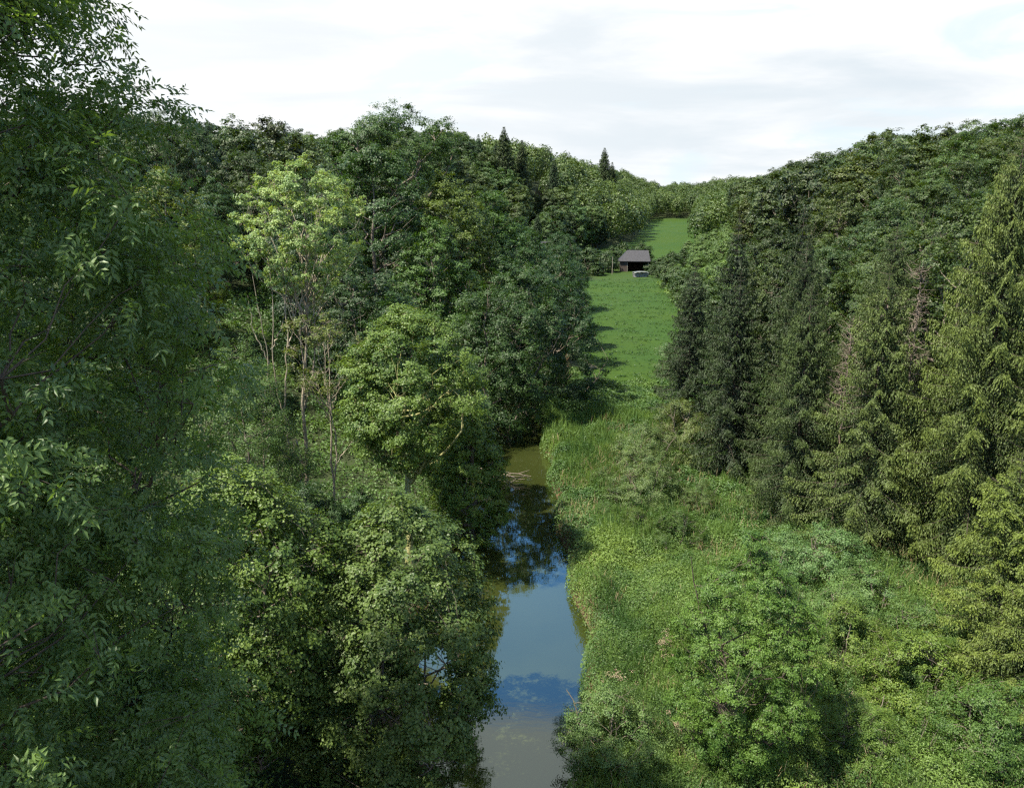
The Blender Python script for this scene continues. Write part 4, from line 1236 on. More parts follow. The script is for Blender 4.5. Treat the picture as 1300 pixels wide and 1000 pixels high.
(0,'MID',4,-34.1,111.4,0.79,4.6,(2.44,2.10,1.40),3,'bright olive round tree, second from left in fourth row above the fan-crowned poplar'),
(0,'MID',2,-28.9,100.9,0.82,1.2,(1.44,1.37,0.99),3,'mid-green round tree, third from left in fourth row above the fan-crowned poplar'),
(0,'MID',1,-30.1,118.0,0.78,4.9,(1.29,1.34,1.03),3,'mid-green tall tree, rightmost in fourth row above the fan-crowned poplar'),
(0,'FAR',1,80.2,262.3,1.06,5.2,(0.63,0.60,0.43),4,'mid-green tall tree, leftmost in top row above the darkest spruce'),
(0,'FAR',5,88.9,289.0,1.07,4.8,(0.93,0.80,0.54),4,'bright olive round tree, second from left in top row above the darkest spruce'),
(0,'FAR',2,88.6,273.1,1.08,4.2,(0.83,0.72,0.48),4,'bright olive round tree, third from left in top row above the darkest spruce'),
(0,'FAR',5,98.8,303.3,1.09,4.8,(0.57,0.50,0.34),4,'olive round tree, fourth from left in top row above the darkest spruce'),
(0,'FAR',4,95.0,274.9,1.08,2.8,(0.99,0.89,0.62),4,'bright green flaring tree, rightmost in top row above the darkest spruce'),
(0,'FAR',2,81.5,279.4,1.13,0.5,(0.63,0.56,0.39),4,'olive round tree, leftmost in second row above the darkest spruce'),
(0,'FAR',4,79.4,271.9,1.09,4.7,(0.69,0.65,0.47),4,'mid-green flaring tree, second from left in second row above the darkest spruce'),
(0,'FAR',4,76.3,256.6,0.86,2.1,(0.54,0.54,0.40),4,'mid-green flaring tree, third from left in second row above the darkest spruce'),
(0,'FAR',1,68.1,224.8,1.11,2.8,(0.95,0.91,0.66),4,'bright green tall tree, fourth from left in second row above the darkest spruce'),
(0,'FAR',2,63.3,188.5,1.05,2.8,(0.48,0.51,0.40),4,'bluish round tree, rightmost in second row above the darkest spruce'),
(0,'FAR',2,74.3,247.6,0.81,4.2,(1.03,0.91,0.63),4,'bright olive round tree, leftmost in third row above the darkest spruce'),
(0,'FAR',2,63.0,208.7,0.81,1.1,(0.88,0.72,0.46),4,'bright olive round tree, second from left in third row above the darkest spruce'),
(0,'FAR',3,66.3,214.9,1.01,2.7,(1.03,0.90,0.61),4,'bright olive dome-shaped tree, third from left in third row above the darkest spruce'),
(0,'FAR',1,65.7,199.7,1.03,4.5,(0.94,0.78,0.51),4,'bright olive tall tree, fourth from left in third row above the darkest spruce'),
(0,'FAR',0,61.1,181.1,1.13,3.0,(0.66,0.64,0.47),4,'mid-green round tree, rightmost in third row above the darkest spruce'),
(0,'MID',0,31.7,94.2,0.82,0.6,(0.83,0.70,0.46),4,'bright olive round tree, leftmost in fourth row above the darkest spruce'),
(0,'MID',1,34.2,102.8,0.97,1.5,(0.49,0.46,0.34),4,'mid-green tall tree, rightmost in fourth row above the darkest spruce'),
(0,'FAR',5,118.6,205.9,1.02,1.4,(0.82,0.87,0.67),4,'bright bluish round tree, leftmost in top row behind the tallest spruce'),
(0,'FAR',5,104.9,180.9,0.93,5.3,(0.52,0.54,0.41),4,'mid-green round tree, second from left in top row behind the tallest spruce'),
(0,'FAR',0,88.8,146.3,1.04,3.4,(0.69,0.77,0.61),4,'bright bluish round tree, third from left in top row behind the tallest spruce'),
(0,'FAR',1,97.5,163.3,1.00,5.9,(0.79,0.87,0.70),4,'bright bluish tall tree, fourth from left in top row behind the tallest spruce'),
(0,'FAR',2,86.2,132.0,1.08,2.8,(0.84,0.71,0.47),4,'bright olive round tree, rightmost in top row behind the tallest spruce'),
(0,'FAR',4,103.3,172.5,0.90,2.4,(0.42,0.46,0.37),4,'bluish flaring tree, leftmost in second row behind the tallest spruce'),
(0,'FAR',4,75.2,122.4,0.90,4.2,(1.12,0.92,0.58),4,'bright olive flaring tree, second from left in second row behind the tallest spruce'),
(0,'FAR',0,94.1,151.6,1.00,0.9,(0.53,0.47,0.33),4,'mid-green round tree, third from left in second row behind the tallest spruce'),
(0,'MID',3,64.4,101.5,1.05,5.5,(0.77,0.73,0.53),4,'bright green dome-shaped tree, fourth from left in second row behind the tallest spruce'),
(0,'MID',1,73.3,114.1,0.89,0.7,(0.56,0.50,0.34),4,'olive tall tree, rightmost in second row behind the tallest spruce'),
(0,'MID',2,52.2,82.5,0.81,2.0,(1.01,0.88,0.59),4,'bright olive round tree, leftmost in third row behind the tallest spruce'),
(0,'MID',2,63.9,108.6,0.90,1.7,(0.89,0.72,0.45),4,'bright olive round tree, second from left in third row behind the tallest spruce'),
(0,'MID',0,59.8,96.3,0.80,2.7,(1.02,0.88,0.58),4,'bright olive round tree, rightmost in third row behind the tallest spruce'),
(0,'FAR',3,31.7,334.9,1.14,4.0,(2.20,2.02,1.42),3,'bright green dome-shaped tree, leftmost in row below the lone spire fir'),
(0,'FAR',4,32.4,321.8,1.04,5.1,(2.14,1.96,1.38),3,'bright green flaring tree, second from left in row below the lone spire fir'),
(0,'FAR',1,35.7,329.4,0.91,0.7,(1.23,1.21,0.90),3,'mid-green tall tree, rightmost in row below the lone spire fir'),
(0,'FAR',0,-64.1,261.9,0.95,2.1,(1.34,1.20,0.83),3,'mid-green round tree, leftmost in top row left of the skyline oak'),
(0,'FAR',3,-55.4,258.8,1.10,5.7,(1.15,1.19,0.91),3,'mid-green dome-shaped tree, second from left in top row left of the skyline oak'),
(0,'FAR',4,-56.6,269.7,1.04,2.4,(1.52,1.30,0.86),3,'olive flaring tree, third from left in top row left of the skyline oak'),
(0,'FAR',3,-51.3,251.6,1.12,3.0,(2.03,2.09,1.59),3,'bright green dome-shaped tree, rightmost in top row left of the skyline oak'),
(0,'FAR',0,-46.8,186.7,1.05,5.7,(1.57,1.31,0.86),3,'olive round tree, leftmost in second row left of the skyline oak'),
(0,'FAR',4,-39.3,157.3,0.88,0.3,(2.53,2.09,1.35),3,'bright olive flaring tree, second from left in second row left of the skyline oak'),
(0,'FAR',2,-51.4,213.2,1.12,0.2,(1.71,1.56,1.09),3,'bright green round tree, third from left in second row left of the skyline oak'),
(0,'FAR',0,-40.1,184.4,0.99,4.9,(2.02,1.97,1.45),3,'bright green round tree, rightmost in second row left of the skyline oak'),
(0,'FAR',2,-35.4,151.1,0.85,1.6,(1.17,1.16,0.87),3,'mid-green round tree, leftmost in third row left of the skyline oak'),
(0,'FAR',4,-26.6,124.0,1.03,1.6,(1.98,2.08,1.61),3,'bright bluish flaring tree, second from left in third row left of the skyline oak'),
(0,'MID',0,-23.9,116.1,1.04,1.0,(1.10,1.18,0.93),3,'bluish round tree, third from left in third row left of the skyline oak'),
(0,'FAR',5,-20.3,131.5,0.90,2.3,(1.17,1.20,0.91),3,'mid-green round tree, rightmost in third row left of the skyline oak'),
(0,'FAR',2,95.3,331.7,0.86,2.9,(0.96,0.80,0.52),4,'bright olive round tree, leftmost in row above the slope scrub'),
(0,'FAR',5,91.3,313.1,1.00,3.0,(0.83,0.82,0.60),4,'bright green round tree, second from left in row above the slope scrub'),
(0,'FAR',4,84.4,293.6,1.09,1.2,(0.56,0.61,0.48),4,'bluish flaring tree, rightmost in row above the slope scrub'),
(1,'SHF',2,23.7,96.0,1.29,1.3,(1.10,1.15,0.85),0,"dark rounded bush, first from the near end of the meadow's right edge"),
(1,'SHF',1,26.0,104.6,1.19,4.3,(1.10,1.15,0.85),0,"dark rounded bush, second from the near end of the meadow's right edge"),
(1,'SHF',0,29.0,113.2,1.34,3.3,(1.10,1.15,0.85),0,"dark rounded bush, third from the near end of the meadow's right edge"),
(1,'SHF',0,31.4,121.8,1.26,3.5,(1.10,1.15,0.85),0,"dark rounded bush, fourth from the near end of the meadow's right edge"),
(1,'SHF',0,33.0,130.4,1.47,1.3,(1.10,1.15,0.85),0,"dark rounded bush, fifth from the near end of the meadow's right edge"),
(1,'SHF',0,35.5,139.0,1.48,2.3,(1.10,1.15,0.85),0,"dark rounded bush, sixth from the near end of the meadow's right edge"),
(1,'SHF',1,36.7,147.6,1.40,3.5,(1.10,1.15,0.85),0,"dark rounded bush, seventh from the near end of the meadow's right edge"),
(1,'SHF',0,37.7,156.2,1.41,2.5,(1.10,1.15,0.85),0,"dark rounded bush, eighth from the near end of the meadow's right edge"),
(1,'SHF',1,38.6,164.8,1.48,2.1,(1.10,1.15,0.85),0,"dark rounded bush, ninth from the near end of the meadow's right edge"),
(1,'SHF',0,39.1,173.4,1.35,1.5,(1.10,1.15,0.85),0,"dark rounded bush, tenth from the near end of the meadow's right edge"),
(1,'SHF',0,40.0,182.0,1.19,0.1,(1.10,1.15,0.85),0,"dark rounded bush, eleventh from the near end of the meadow's right edge"),
(1,'SHF',2,40.2,190.6,1.21,0.8,(1.10,1.15,0.85),0,"dark rounded bush, twelfth from the near end of the meadow's right edge"),
(1,'SHF',1,41.9,199.2,1.05,4.4,(1.10,1.15,0.85),0,"dark rounded bush, thirteenth from the near end of the meadow's right edge"),
(1,'SHF',2,42.7,207.8,1.09,3.9,(1.10,1.15,0.85),0,"dark rounded bush, fourteenth from the near end of the meadow's right edge"),
(1,'SHF',2,43.2,216.4,1.21,5.2,(1.10,1.15,0.85),0,"dark rounded bush, fifteenth from the near end of the meadow's right edge"),
(1,'SHF',0,76.1,295.6,1.22,5.1,(1.70,1.75,1.40),2,'pale scrub bush, first from left in first row down the slope beside the meadow'),
(1,'SHF',2,80.9,314.8,1.00,5.3,(1.70,1.75,1.40),2,'pale scrub bush, second from left in first row down the slope beside the meadow'),
(1,'SHF',0,87.5,320.9,1.22,1.5,(1.70,1.75,1.40),2,'pale scrub bush, third from left in first row down the slope beside the meadow'),
(1,'SHF',0,72.8,267.2,1.16,3.3,(1.70,1.75,1.40),2,'pale scrub bush, fourth from left in first row down the slope beside the meadow'),
(1,'SHF',0,74.8,274.0,1.12,4.2,(1.70,1.75,1.40),2,'pale scrub bush, fifth from left in first row down the slope beside the meadow'),
(1,'SHF',2,81.8,296.6,1.10,1.0,(1.70,1.75,1.40),2,'pale scrub bush, sixth from left in first row down the slope beside the meadow'),
(1,'SHF',0,78.5,325.7,1.06,3.3,(1.70,1.75,1.40),2,'pale scrub bush, first from left in second row down the slope beside the meadow'),
(1,'SHF',1,73.4,299.9,1.04,1.0,(1.70,1.75,1.40),2,'pale scrub bush, second from left in second row down the slope beside the meadow'),
(1,'SHF',2,70.2,276.9,0.89,3.3,(1.70,1.75,1.40),2,'pale scrub bush, third from left in second row down the slope beside the meadow'),
(1,'SHF',2,67.7,257.6,1.24,1.8,(1.70,1.75,1.40),2,'pale scrub bush, fourth from left in second row down the slope beside the meadow'),
(1,'SHF',2,67.5,241.7,1.21,1.7,(1.70,1.75,1.40),2,'pale scrub bush, fifth from left in second row down the slope beside the meadow'),
(1,'SHF',1,65.2,229.0,1.09,2.8,(1.70,1.75,1.40),2,'pale scrub bush, sixth from left in second row down the slope beside the meadow'),
(1,'SHF',1,68.9,307.0,0.98,0.3,(1.70,1.75,1.40),2,'pale scrub bush, first from left in third row down the slope beside the meadow'),
(1,'SHF',2,64.8,276.4,0.96,6.0,(1.70,1.75,1.40),2,'pale scrub bush, second from left in third row down the slope beside the meadow'),
(1,'SHF',1,65.1,265.5,0.90,3.3,(1.70,1.75,1.40),2,'pale scrub bush, third from left in third row down the slope beside the meadow'),
(1,'SHF',1,67.5,270.4,0.87,3.6,(1.70,1.75,1.40),2,'pale scrub bush, fourth from left in third row down the slope beside the meadow'),
(1,'SHF',0,65.6,248.9,0.82,0.2,(1.70,1.75,1.40),2,'pale scrub bush, fifth from left in third row down the slope beside the meadow'),
(1,'SHF',2,60.7,223.7,1.22,0.9,(1.70,1.75,1.40),2,'pale scrub bush, sixth from left in third row down the slope beside the meadow'),
(1,'SHF',2,58.3,250.5,1.11,5.9,(1.70,1.75,1.40),2,'pale scrub bush, first from left in fourth row down the slope beside the meadow'),
(1,'SHF',1,55.8,237.2,1.01,0.1,(1.70,1.75,1.40),2,'pale scrub bush, second from left in fourth row down the slope beside the meadow'),
(1,'SHF',0,55.3,217.9,0.97,1.9,(1.70,1.75,1.40),2,'pale scrub bush, third from left in fourth row down the slope beside the meadow'),
(1,'SHF',2,56.8,212.8,0.93,4.9,(1.70,1.75,1.40),2,'pale scrub bush, fourth from left in fourth row down the slope beside the meadow'),
(1,'SHF',1,56.7,198.4,0.91,2.8,(1.70,1.75,1.40),2,'pale scrub bush, fifth from left in fourth row down the slope beside the meadow'),
(1,'SHF',2,55.7,178.9,1.21,2.3,(1.70,1.75,1.40),2,'pale scrub bush, sixth from left in fourth row down the slope beside the meadow'),
(1,'SHF',2,42.6,200.3,1.08,1.1,(1.70,1.75,1.40),2,'pale scrub bush, first from left in fifth row down the slope beside the meadow'),
(1,'SHF',0,42.4,189.0,1.09,1.6,(1.70,1.75,1.40),2,'pale scrub bush, second from left in fifth row down the slope beside the meadow'),
(1,'SHF',1,52.1,221.6,0.95,1.0,(1.70,1.75,1.40),2,'pale scrub bush, third from left in fifth row down the slope beside the meadow'),
(1,'SHF',0,50.5,213.2,0.93,5.5,(1.70,1.75,1.40),2,'pale scrub bush, fourth from left in fifth row down the slope beside the meadow'),
(1,'SHF',2,48.1,184.8,0.90,5.0,(1.70,1.75,1.40),2,'pale scrub bush, fifth from left in fifth row down the slope beside the meadow'),
(1,'SHF',0,53.0,163.1,1.22,2.0,(1.70,1.75,1.40),2,'pale scrub bush, sixth from left in fifth row down the slope beside the meadow'),
(1,'SHF',1,39.4,156.3,1.02,0.1,(1.70,1.75,1.40),2,'pale scrub bush, first from left in sixth row down the slope beside the meadow'),
(1,'SHF',2,36.6,133.9,1.03,3.9,(1.70,1.75,1.40),2,'pale scrub bush, second from left in sixth row down the slope beside the meadow'),
(1,'SHF',2,46.5,171.7,1.09,5.7,(1.70,1.75,1.40),2,'pale scrub bush, third from left in sixth row down the slope beside the meadow'),
(1,'SHF',2,46.3,163.0,0.93,0.3,(1.70,1.75,1.40),2,'pale scrub bush, fourth from left in sixth row down the slope beside the meadow'),
(1,'SHF',1,41.5,131.9,1.25,1.0,(1.70,1.75,1.40),2,'pale scrub bush, fifth from left in sixth row down the slope beside the meadow'),
(2,'SHF',0,8.0,214.0,1.90,5.2,(0.85,0.95,0.70),1,'bushy round garden tree, first from left among those left of the barn'),
(2,'SHF',1,12.0,244.0,2.00,1.5,(0.85,0.95,0.70),1,'bushy round garden tree, second from left among those left of the barn'),
(2,'SHF',2,12.0,222.0,1.80,5.9,(0.85,0.95,0.70),1,'bushy round garden tree, third from left among those left of the barn'),
(2,'SHF',1,15.0,248.0,2.00,5.2,(0.85,0.95,0.70),1,'bushy round garden tree, fourth from left among those left of the barn'),
(2,'SHF',2,17.0,236.0,1.90,4.0,(0.85,0.95,0.70),1,'bushy round garden tree, fifth from left among those left of the barn'),
(2,'SHF',2,20.0,256.0,1.60,1.4,(0.85,0.95,0.70),1,'bushy round garden tree, sixth from left among those left of the barn'),
(2,'SHF',2,22.0,228.0,1.70,4.8,(0.85,0.95,0.70),1,'bushy round garden tree, seventh from left among those left of the barn'),
(2,'SHF',0,24.5,246.0,1.60,2.9,(0.85,0.95,0.70),1,'bushy round garden tree, eighth from left among those left of the barn'),
(2,'SHF',1,28.0,236.0,1.40,5.7,(0.85,0.95,0.70),1,'bushy round garden tree, ninth from left among those left of the barn'),
(2,'SHF',0,32.0,250.0,1.50,4.8,(0.85,0.95,0.70),1,'bushy round garden tree, tenth from left among those left of the barn'),
(2,'SHF',2,37.0,262.0,1.60,2.1,(0.85,0.95,0.70),1,'bushy round garden tree, first from left among those behind or right of the barn'),
(2,'SHF',0,44.0,268.0,1.50,4.9,(0.85,0.95,0.70),1,'bushy round garden tree, second from left among those behind or right of the barn'),
(2,'SHF',1,42.0,238.0,0.90,0.4,(0.85,0.95,0.70),1,'bushy round garden tree, third from left among those behind or right of the barn'),
(2,'SHF',2,41.5,229.0,0.70,2.9,(0.85,0.95,0.70),1,'bushy round garden tree, fourth from left among those behind or right of the barn'),
(2,'SHF',0,44.5,233.0,1.15,1.5,(0.85,0.95,0.70),1,'bushy round garden tree, fifth from left among those behind or right of the barn'),
(2,'SHF',2,46.5,229.0,1.10,1.8,(0.85,0.95,0.70),1,'bushy round garden tree, sixth from left among those behind or right of the barn'),
(2,'SHF',2,48.0,236.0,1.40,2.0,(0.85,0.95,0.70),1,'bushy round garden tree, seventh from left among those behind or right of the barn'),
(2,'SHF',2,53.0,243.0,1.40,3.8,(0.85,0.95,0.70),1,'bushy round garden tree, eighth from left among those behind or right of the barn')]
SETS = {'MID': MID, 'FAR': FAR, 'FSP': FSP, 'SHF': SHF}
CATS = {'broadleaf_tree': 'tree', 'spruce_tree': 'tree', 'garden_tree': 'tree', 'bush': 'bush'}
for (kd, st, k, x, y, s, rz, tn, gp, lb) in WOODS:
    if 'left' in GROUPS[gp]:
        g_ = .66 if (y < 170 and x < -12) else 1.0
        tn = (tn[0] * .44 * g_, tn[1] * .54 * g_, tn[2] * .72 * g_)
    elif 'scrub' in GROUPS[gp]:
        tn = (tn[0] * .72, tn[1] * .78, tn[2] * .9)
    elif 'garden' in GROUPS[gp] or 'edge' in GROUPS[gp]:
        tn = (tn[0] * .55, tn[1] * .62, tn[2] * .7)
    elif 'right' in GROUPS[gp]:
        tn = (tn[0] * .86, tn[1] * .96, tn[2] * 1.05)
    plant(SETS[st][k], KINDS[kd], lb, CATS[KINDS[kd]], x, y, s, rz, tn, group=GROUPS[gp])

# ------------------------------------------------------------------ the far wood, one mass
rng = np.random.default_rng(7)


def tree_points(x, y, h, r, n):
    """leaf clumps on a lumpy crown"""
    d = norm(rng.normal(size=(n, 3)) + [0, 0, .3])
    ld = norm(rng.normal(size=(6, 3)))
    f = 1 + .35 * np.max(np.exp(-(1 - d @ ld.T) * 6), axis=1) - .15
    u = rng.uniform(.72, 1.0, n)
    p_ = d * (f * u)[:, None] * np.array([r, r, h * .42])
    p_ += np.array([x, y, float(ground(x, y)) + h * .56])
    return p_, norm(d + rng.normal(size=(n, 3)) * .5 + [0, 0, .3])


pts, nrm = [], []
cnt = 0
for _ in range(20000):
    y = rs.uniform(330, 760)
    x = rs.choice((float(footL(y)) + 3 - rs.uniform(0, 85), float(footR(y)) + rs.uniform(0, 75))) if y < 625 else rs.uniform(20, 290)
    fl, fr = float(footL(y)), float(footR(y))
    if (fl + 4 < x < fr + 2 and y < 625) or not (fl - 120 < x < fr + 110):
        continue
    if x / y > .62 or x / y < -.12:
        continue
    if any(abs(x - a) < 6.2 and abs(y - b) < 7.5 for a, b in (hill_far if cnt else [])):
        continue
    if cnt == 0:
        hill_far = []
    hill_far.append((x, y))
    cnt += 1
    a_, b_ = tree_points(x, y, rs.uniform(15, 21), rs.uniform(4.8, 6.4), 800)
    pts.append(a_)
    nrm.append(b_)
    if cnt >= 900:
        break
pts, nrm = np.concatenate(pts), np.concatenate(nrm)
v, f = leaf_quads(rng, pts, nrm, 1.0, .8, .2)
tn = np.clip(np.repeat(rng.uniform(0, .7, cnt), 800) + rng.uniform(0, .3, len(pts)), 0, 1)
fw = link('far_woods', mesh_np('far_woods', v, f, M['far_leaf'], tint=tn))
fw.color = (.9, .95, .8, 1)
tag(fw, 'distant mixed woodland closing off the end of the valley', 'woodland', kind='stuff')

# ------------------------------------------------------------------ ground cover (nobody could count it)


def cover(name, label, cat, n, x0, x1, y0, y1, okf, hmin, hmax, per, L, W, seed, power=1.6, mat='herb', upright=False):
    rg = np.random.default_rng(seed)
    u = rg.uniform(0, 1, n * 2)
    y = y0 * (y1 / y0) ** (u ** (1 / power * 1.0))
    x = rg.uniform(x0, x1, n * 2)
    k = okf(x, y)
    x, y = x[k][:n], y[k][:n]
    m = len(x)
    hh = hmin + (hmax - hmin) * (.40 * fbm(x, y, 7.0, 21) + .60 * vnoise(x, y, 1.5, 27)) ** 2.0 * 1.25 * rg.uniform(.6, 1.3, m)
    gz_ = ground(x, y)
    idx = np.repeat(np.arange(m), per)
    s = rg.uniform(.25, 1, m * per)
    sc_ = 1 + np.maximum(y[idx] - 30, 0) / 55
    rad = (.10 + .14 * (1.2 - s)) * sc_
    a = rg.uniform(0, 6.28, m * per)
    pos = np.stack([x[idx] + np.cos(a) * rad, y[idx] + np.sin(a) * rad, gz_[idx] + hh[idx] * s], 1)
    nr = norm(np.stack([np.cos(a) * .6, np.sin(a) * .6, np.full(m * per, .9)], 1) + rg.normal(size=(m * per, 3)) * .4)
    if upright:
        nr[:, 2] *= .15
        nr = norm(nr)
    v, f = leaf_quads(rg, pos, nr, L * sc_[:, None], W * sc_[:, None], -1.5 if upright else .25)
    tb = fbm(x, y, 2.6, 33) * .6 + vnoise(x, y, .8, 35) * .4
    tint = np.clip((tb[idx] - .5) * 2.0 + .4 + rg.uniform(-.2, .3, m * per), 0, 1)
    o_ = link(name, mesh_np(name, v, f, M[mat], tint=tint))
    tag(o_, label, cat, kind='stuff')
    return o_


def right_bank(x, y):
    return (x > riv(y) + hw(y) * 1.10) & (x < footR(y) + 5) & (meadow_mask(x, y) < .35)


cover('nettle_undergrowth', 'thick green nettles covering the farther part of the right bank', 'undergrowth', 52000, 0, 30, 36, 97,
      lambda x, y: right_bank(x, y) & (y + 9 * (fbm(x, y, 6, 61) - .5) > 43), .30, 1.6, 9, .115, .06, 5, power=1.3, mat='nettle')
cover('meadowsweet_undergrowth', 'bright yellow-green weeds covering the near part of the right bank', 'undergrowth', 56000, 0, 30, 21, 50,
      lambda x, y: right_bank(x, y) & (y + 9 * (fbm(x, y, 6, 61) - .5) < 43.5), .30, 1.7, 9, .110, .045, 15)
cover('tall_grass', 'tufts of tall upright grass and reed among the bank weeds', 'grass', 15000, 0, 28, 21, 75,
      lambda x, y: right_bank(x, y) & (fbm(x, y, 3.5, 71) > .53), .5, 2.6, 6, .55, .022, 25, upright=True)
cover('dry_stalks', 'pale dead stalks standing among the bank weeds', 'dry stalks', 2600, 0, 28, 21, 70,
      lambda x, y: right_bank(x, y) & (fbm(x, y, 2.5, 81) > .55), .7, 2.8, 4, .45, .016, 35, mat='dry', upright=True)
cover('bank_undergrowth', 'weeds and brambles under the trees of the left bank', 'undergrowth', 16000, -34, 3, 14, 105,
      lambda x, y: (x < riv(y) - hw(y) * 1.12) & (x > -34), .4, 1.2, 6, .17, .10, 6, mat='nettle')
cover('slope_undergrowth', 'scrubby undergrowth on the slope above the meadow', 'undergrowth', 15000, 22, 100, 95, 330,
      lambda x, y: (x > footR(y) - 4) & (x < footR(y) + 26) & (meadow_mask(x, y) < .4), .4, 1.6, 5, .16, .10, 8)

def flower_clump(seed):
    rg_ = np.random.default_rng(seed)
    S, K = Buf(), Buf()
    pts_, nn_ = [], []
    for i in range(16):
        a, d, h = rg_.uniform(0, 6.28), rg_.uniform(0, .55), rg_.uniform(1.2, 1.75)
        p = np.array([math.cos(a) * d * 1.3, math.sin(a) * d * 1.3, h])
        S.tube(curve(np.array([math.cos(a) * d * .5, math.sin(a) * d * .5, 0]), p, (0, 0, .05), rg_, 5, .01), np.linspace(.010, .005, 5), 4)
        q_ = p + rg_.normal(size=(14, 3)) * [.07, .07, .022]
        pts_.append(q_)
        nn_.append(norm(rg_.normal(size=(14, 3)) * .4 + [0, 0, 1]))
    q_, n_2 = np.concatenate(pts_), np.concatenate(nn_)
    v_, f_ = leaf_quads(rg_, q_, n_2, .035, .03, 0)
    K.add(v_, f_)
    return S.mesh('stem', M['needle'], smooth=True), K.mesh('flower_head', M['flower'])


M['flower'] = simple_mat('dusty_pink_petals', [(0.3, (0.20, 0.13, 0.085)), (0.7, (0.32, 0.25, 0.18))], 8, .8)
FC = [flower_clump(1), flower_clump(2)]
for i_, (x, y, s_, lb) in enumerate([(4.6, 29.0, 1.1, 'dusty pink flowering weed nearest the water, above the silvery shrub'),
                                     (7.0, 31.6, 1.0, 'pinkish flowering weed midway between the water and the lone alder'),
                                     (6.5, 26.4, .9, 'small pale flowering weed right of the silvery bottom shrub'),
                                     (7.4, 32.6, .8, 'pale flowering weed just beyond the pinkish midway one'),
                                     (14.2, 27.6, 1.0, 'pinkish flowering weed right of the foot of the lone alder')]):
    e_ = bpy.data.objects.new('flowering_weed', None)
    COL.objects.link(e_)
    e_.location = (x, y, gz(x, y))
    e_.rotation_euler = (0, 0, i_ * 1.3)
    e_.scale = (s_, s_, s_)
    tag(e_, lb, 'flowering plant', 'flowering weeds among the bank plants')
    link('stem', FC[i_ % 2][0], e_)
    link('flower_head', FC[i_ % 2][1], e_)

# tufts on the meadow
rg = np.random.default_rng(12)
x = rg.uniform(8, 42, 30000)
y = rg.uniform(90, 215, 30000)
k = (meadow_mask(x, y) > .7) & ((rg.uniform(0, 1, 30000) < .05 + .35 * (fbm(x, y * 1.6, 3.2, 41) > .60)))
x, y = x[k], y[k]
m = len(x)
idx = np.repeat(np.arange(m), 6)
pos = np.stack([x[idx] + rg.normal(size=m * 6) * .16, y[idx] + rg.normal(size=m * 6) * .12, ground(x, y)[idx] + rg.uniform(.03, .22, m * 6)], 1)
nr = norm(np.array([0, 0, .5]) + rg.normal(size=(m * 6, 3)))
v, f = leaf_quads(rg, pos, nr, .26, .10, 0)
tag(link('meadow_tufts', mesh_np('meadow_tufts', v, f, M['nettle'], tint=rg.uniform(0, .25, m * 6))), 'rough grass tufts dotted over the pasture', 'grass', kind='stuff')

# ------------------------------------------------------------------ barn and small things
def empty(name, loc, rz, label, cat):
    e = bpy.data.objects.new(name, None)
    COL.objects.link(e)
    e.location = loc
    e.rotation_euler = (0, 0, rz)
    tag(e, label, cat)
    return e


bx, by = 37.6, 241
barn = empty('barn', (bx, by, gz(bx, by) - .1), R(-7), 'dark open-fronted timber barn with a low grey roof beyond the meadow', 'barn')
hw_, hd_, he = 4.3, 3.9, 3.1
B = Buf()
B.box((-hw_, hd_ - .15, 0), (hw_, hd_, he))
B.box((-hw_, -hd_, 0), (-hw_ + .15, hd_ - .15, he))
B.box((hw_ - .15, -hd_, 0), (hw_, hd_ - .15, he))
B.box((-hw_ + .15, -hd_ + .02, 0), (-2.2, -hd_ + .15, he - .3))
link('wall', B.mesh('wall', M['boards']), barn)
for px_ in (-2.1, 4.1):
    B = Buf()
    B.box((px_ - .08, -hd_ - .02, 0), (px_ + .08, -hd_ + .14, he - .01))
    link('post', B.mesh('post', M['pale_wood']), barn)
B = Buf()
e_, rdg = .5, he + 3.0
xo, yo = hw_ + e_, hd_ + e_
zt = he
q = np.array([[-xo, -yo, zt], [xo, -yo, zt], [xo, yo, zt], [-xo, yo, zt], [-xo + 2.6, 0, rdg], [xo - .6, 0, rdg],
              [-xo, -yo, zt + .14], [xo, -yo, zt + .14], [xo, yo, zt + .14], [-xo, yo, zt + .14], [-xo + 2.6, 0, rdg + .16], [xo - .6, 0, rdg + .16]])
B.add(q, [[6, 7, 11, 10], [8, 9, 10, 11], [0, 4, 5, 1], [2, 5, 4, 3], [0, 1, 7, 6], [1, 2, 8, 7], [2, 3, 9, 8], [3, 0, 6, 9]])
B.add(q, [[6, 10, 9], [7, 8, 11], [0, 3, 4], [1, 5, 2]])
link('roof', B.mesh('roof', M['slate']), barn)

tx, ty = 36.6, 222
tz0 = gz(tx, ty)
heap = empty('log_pile', (tx, ty, tz0 - .05), R(6), 'low grey heap under a pale sheet in front of the barn', 'log pile')
B = Buf()
rl_ = random.Random(3)
for r_ in range(5):
    for c_ in range(7):
        z_ = .16 + r_ * .27
        yy_ = -1.0 + c_ * .32 + (r_ % 2) * .1
        B.tube([(-2.0 + rl_.uniform(-.2, .2), yy_, z_), (2.0 + rl_.uniform(-.2, .2), yy_, z_)], [.15, .14], 7)
link('log_stack', B.mesh('log_stack', M['grey_pile']), heap)
xs_, ys_ = np.meshgrid(np.linspace(-2.1, 2.1, 15), np.linspace(-1.5, 1.5, 9))
zz = 1.62 - .10 * (np.abs(ys_) / 1.5) ** 2 - .34 * (np.abs(xs_) / 2.5) ** 2 + .06 * np.sin(xs_ * 5 + ys_ * 3)
n_ = 15
v = np.stack([xs_, ys_, zz], -1).reshape(-1, 3)
ii = (np.arange(8)[:, None] * n_ + np.arange(n_ - 1)[None, :])
fq = np.stack([ii, ii + 1, ii + n_ + 1, ii + n_], -1).reshape(-1, 4)
sheet = mesh_np('tarpaulin', v, fq, M['tarp'], smooth=True)
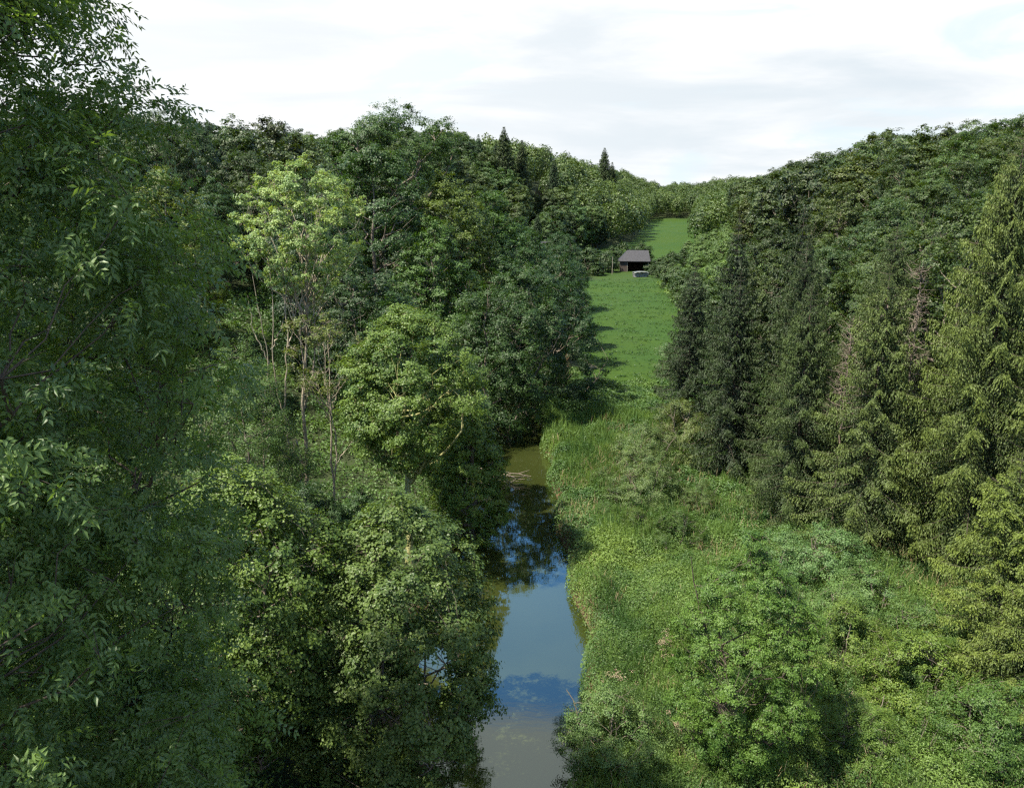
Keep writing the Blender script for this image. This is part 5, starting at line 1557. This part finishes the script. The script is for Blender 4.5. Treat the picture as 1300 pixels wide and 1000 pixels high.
so = link('tarpaulin', sheet, heap)
md = so.modifiers.new('thick', 'SOLIDIFY')
md.thickness = .03

hx, hy = 14.0, 262
house = empty('house', (hx, hy, gz(hx, hy)), R(18), 'small pale house glimpsed through the garden trees left of the barn', 'house')
B = Buf()
B.box((-5, -3.5, 0), (5, 3.5, 4.6))
B.add([[-5, -3.5, 4.6], [-5, 3.5, 4.6], [-5, 0, 7.4]], [[0, 2, 1]])
B.add([[5, -3.5, 4.6], [5, 3.5, 4.6], [5, 0, 7.4]], [[0, 1, 2]])
link('wall', B.mesh('wall', M['render_wall']), house)
B = Buf()
for s_ in (-1, 1):
    q = np.array([[-5.5, s_ * 4.0, 4.25], [5.5, s_ * 4.0, 4.25], [5.5, 0, 7.45], [-5.5, 0, 7.45]])
    q2 = q + [0, 0, .15]
    B.add(np.concatenate([q, q2]), [[0, 1, 2, 3], [7, 6, 5, 4], [0, 4, 5, 1], [1, 5, 6, 2], [3, 2, 6, 7], [0, 3, 7, 4]])
rf = link('roof', B.mesh('roof', M['slate']), house)
for wx in (-3, 0, 3):
    B = Buf()
    B.box((wx - .5, -3.54, 2.2), (wx + .5, -3.49, 3.4))
    link('window', B.mesh('window', M['glass']), house)

B = Buf()
B.tube([(0, 0, -.3), (.05, 0, 2.5), (.02, .05, 5.2)], [.11, .10, .08], 8)
tag(link('wooden_pole', B.mesh('wooden_pole', M['pale_wood'], smooth=True), None, (29.4, 229, gz(29.4, 229))), 'thin pale wooden pole among the bushes left of the barn', 'pole')
B = Buf()
B.box((-1.1, -.16, 0), (1.1, .16, .12))
B.box((-1.0, -.05, .12), (.7, .12, .2))
tag(link('plank', B.mesh('plank', M['pale_wood']), None, (9.9, 98.5, gz(9.9, 98.5) + .12), R(-5)), 'pale plank lying on the grass at the left meadow corner', 'plank')

# dead branches lying across the river
rb = np.random.default_rng(5)
B = Buf()
for k in range(9):
    x0_, y0_ = -3.2 + rb.uniform(-.5, .5), 58.5 + rb.uniform(-1.3, 1.8)
    ln = rb.uniform(2.2, 5.0)
    a = rb.normal() * .22
    p0 = np.array([x0_, y0_, .30 + rb.uniform(-.1, .5)])
    p1 = p0 + np.array([math.cos(a) * ln, math.sin(a) * ln, rb.uniform(-.35, .1)])
    c_ = curve(p0, p1, (0, 0, .15), rb, 8, .03)
    B.tube(c_, np.linspace(.06, .02, 8), 5)
    for j in (3, 5):
        d_ = rb.normal(size=3) * .5 + [.4, 0, .15]
        B.tube(np.array([c_[j], c_[j] + d_ * .5, c_[j] + d_]), [.03, .02, .01], 4)
tag(link('fallen_branch', B.mesh('fallen_branch', M['dead'], smooth=True)), 'tangle of bare reddish dead branches lying across the river', 'fallen branch')
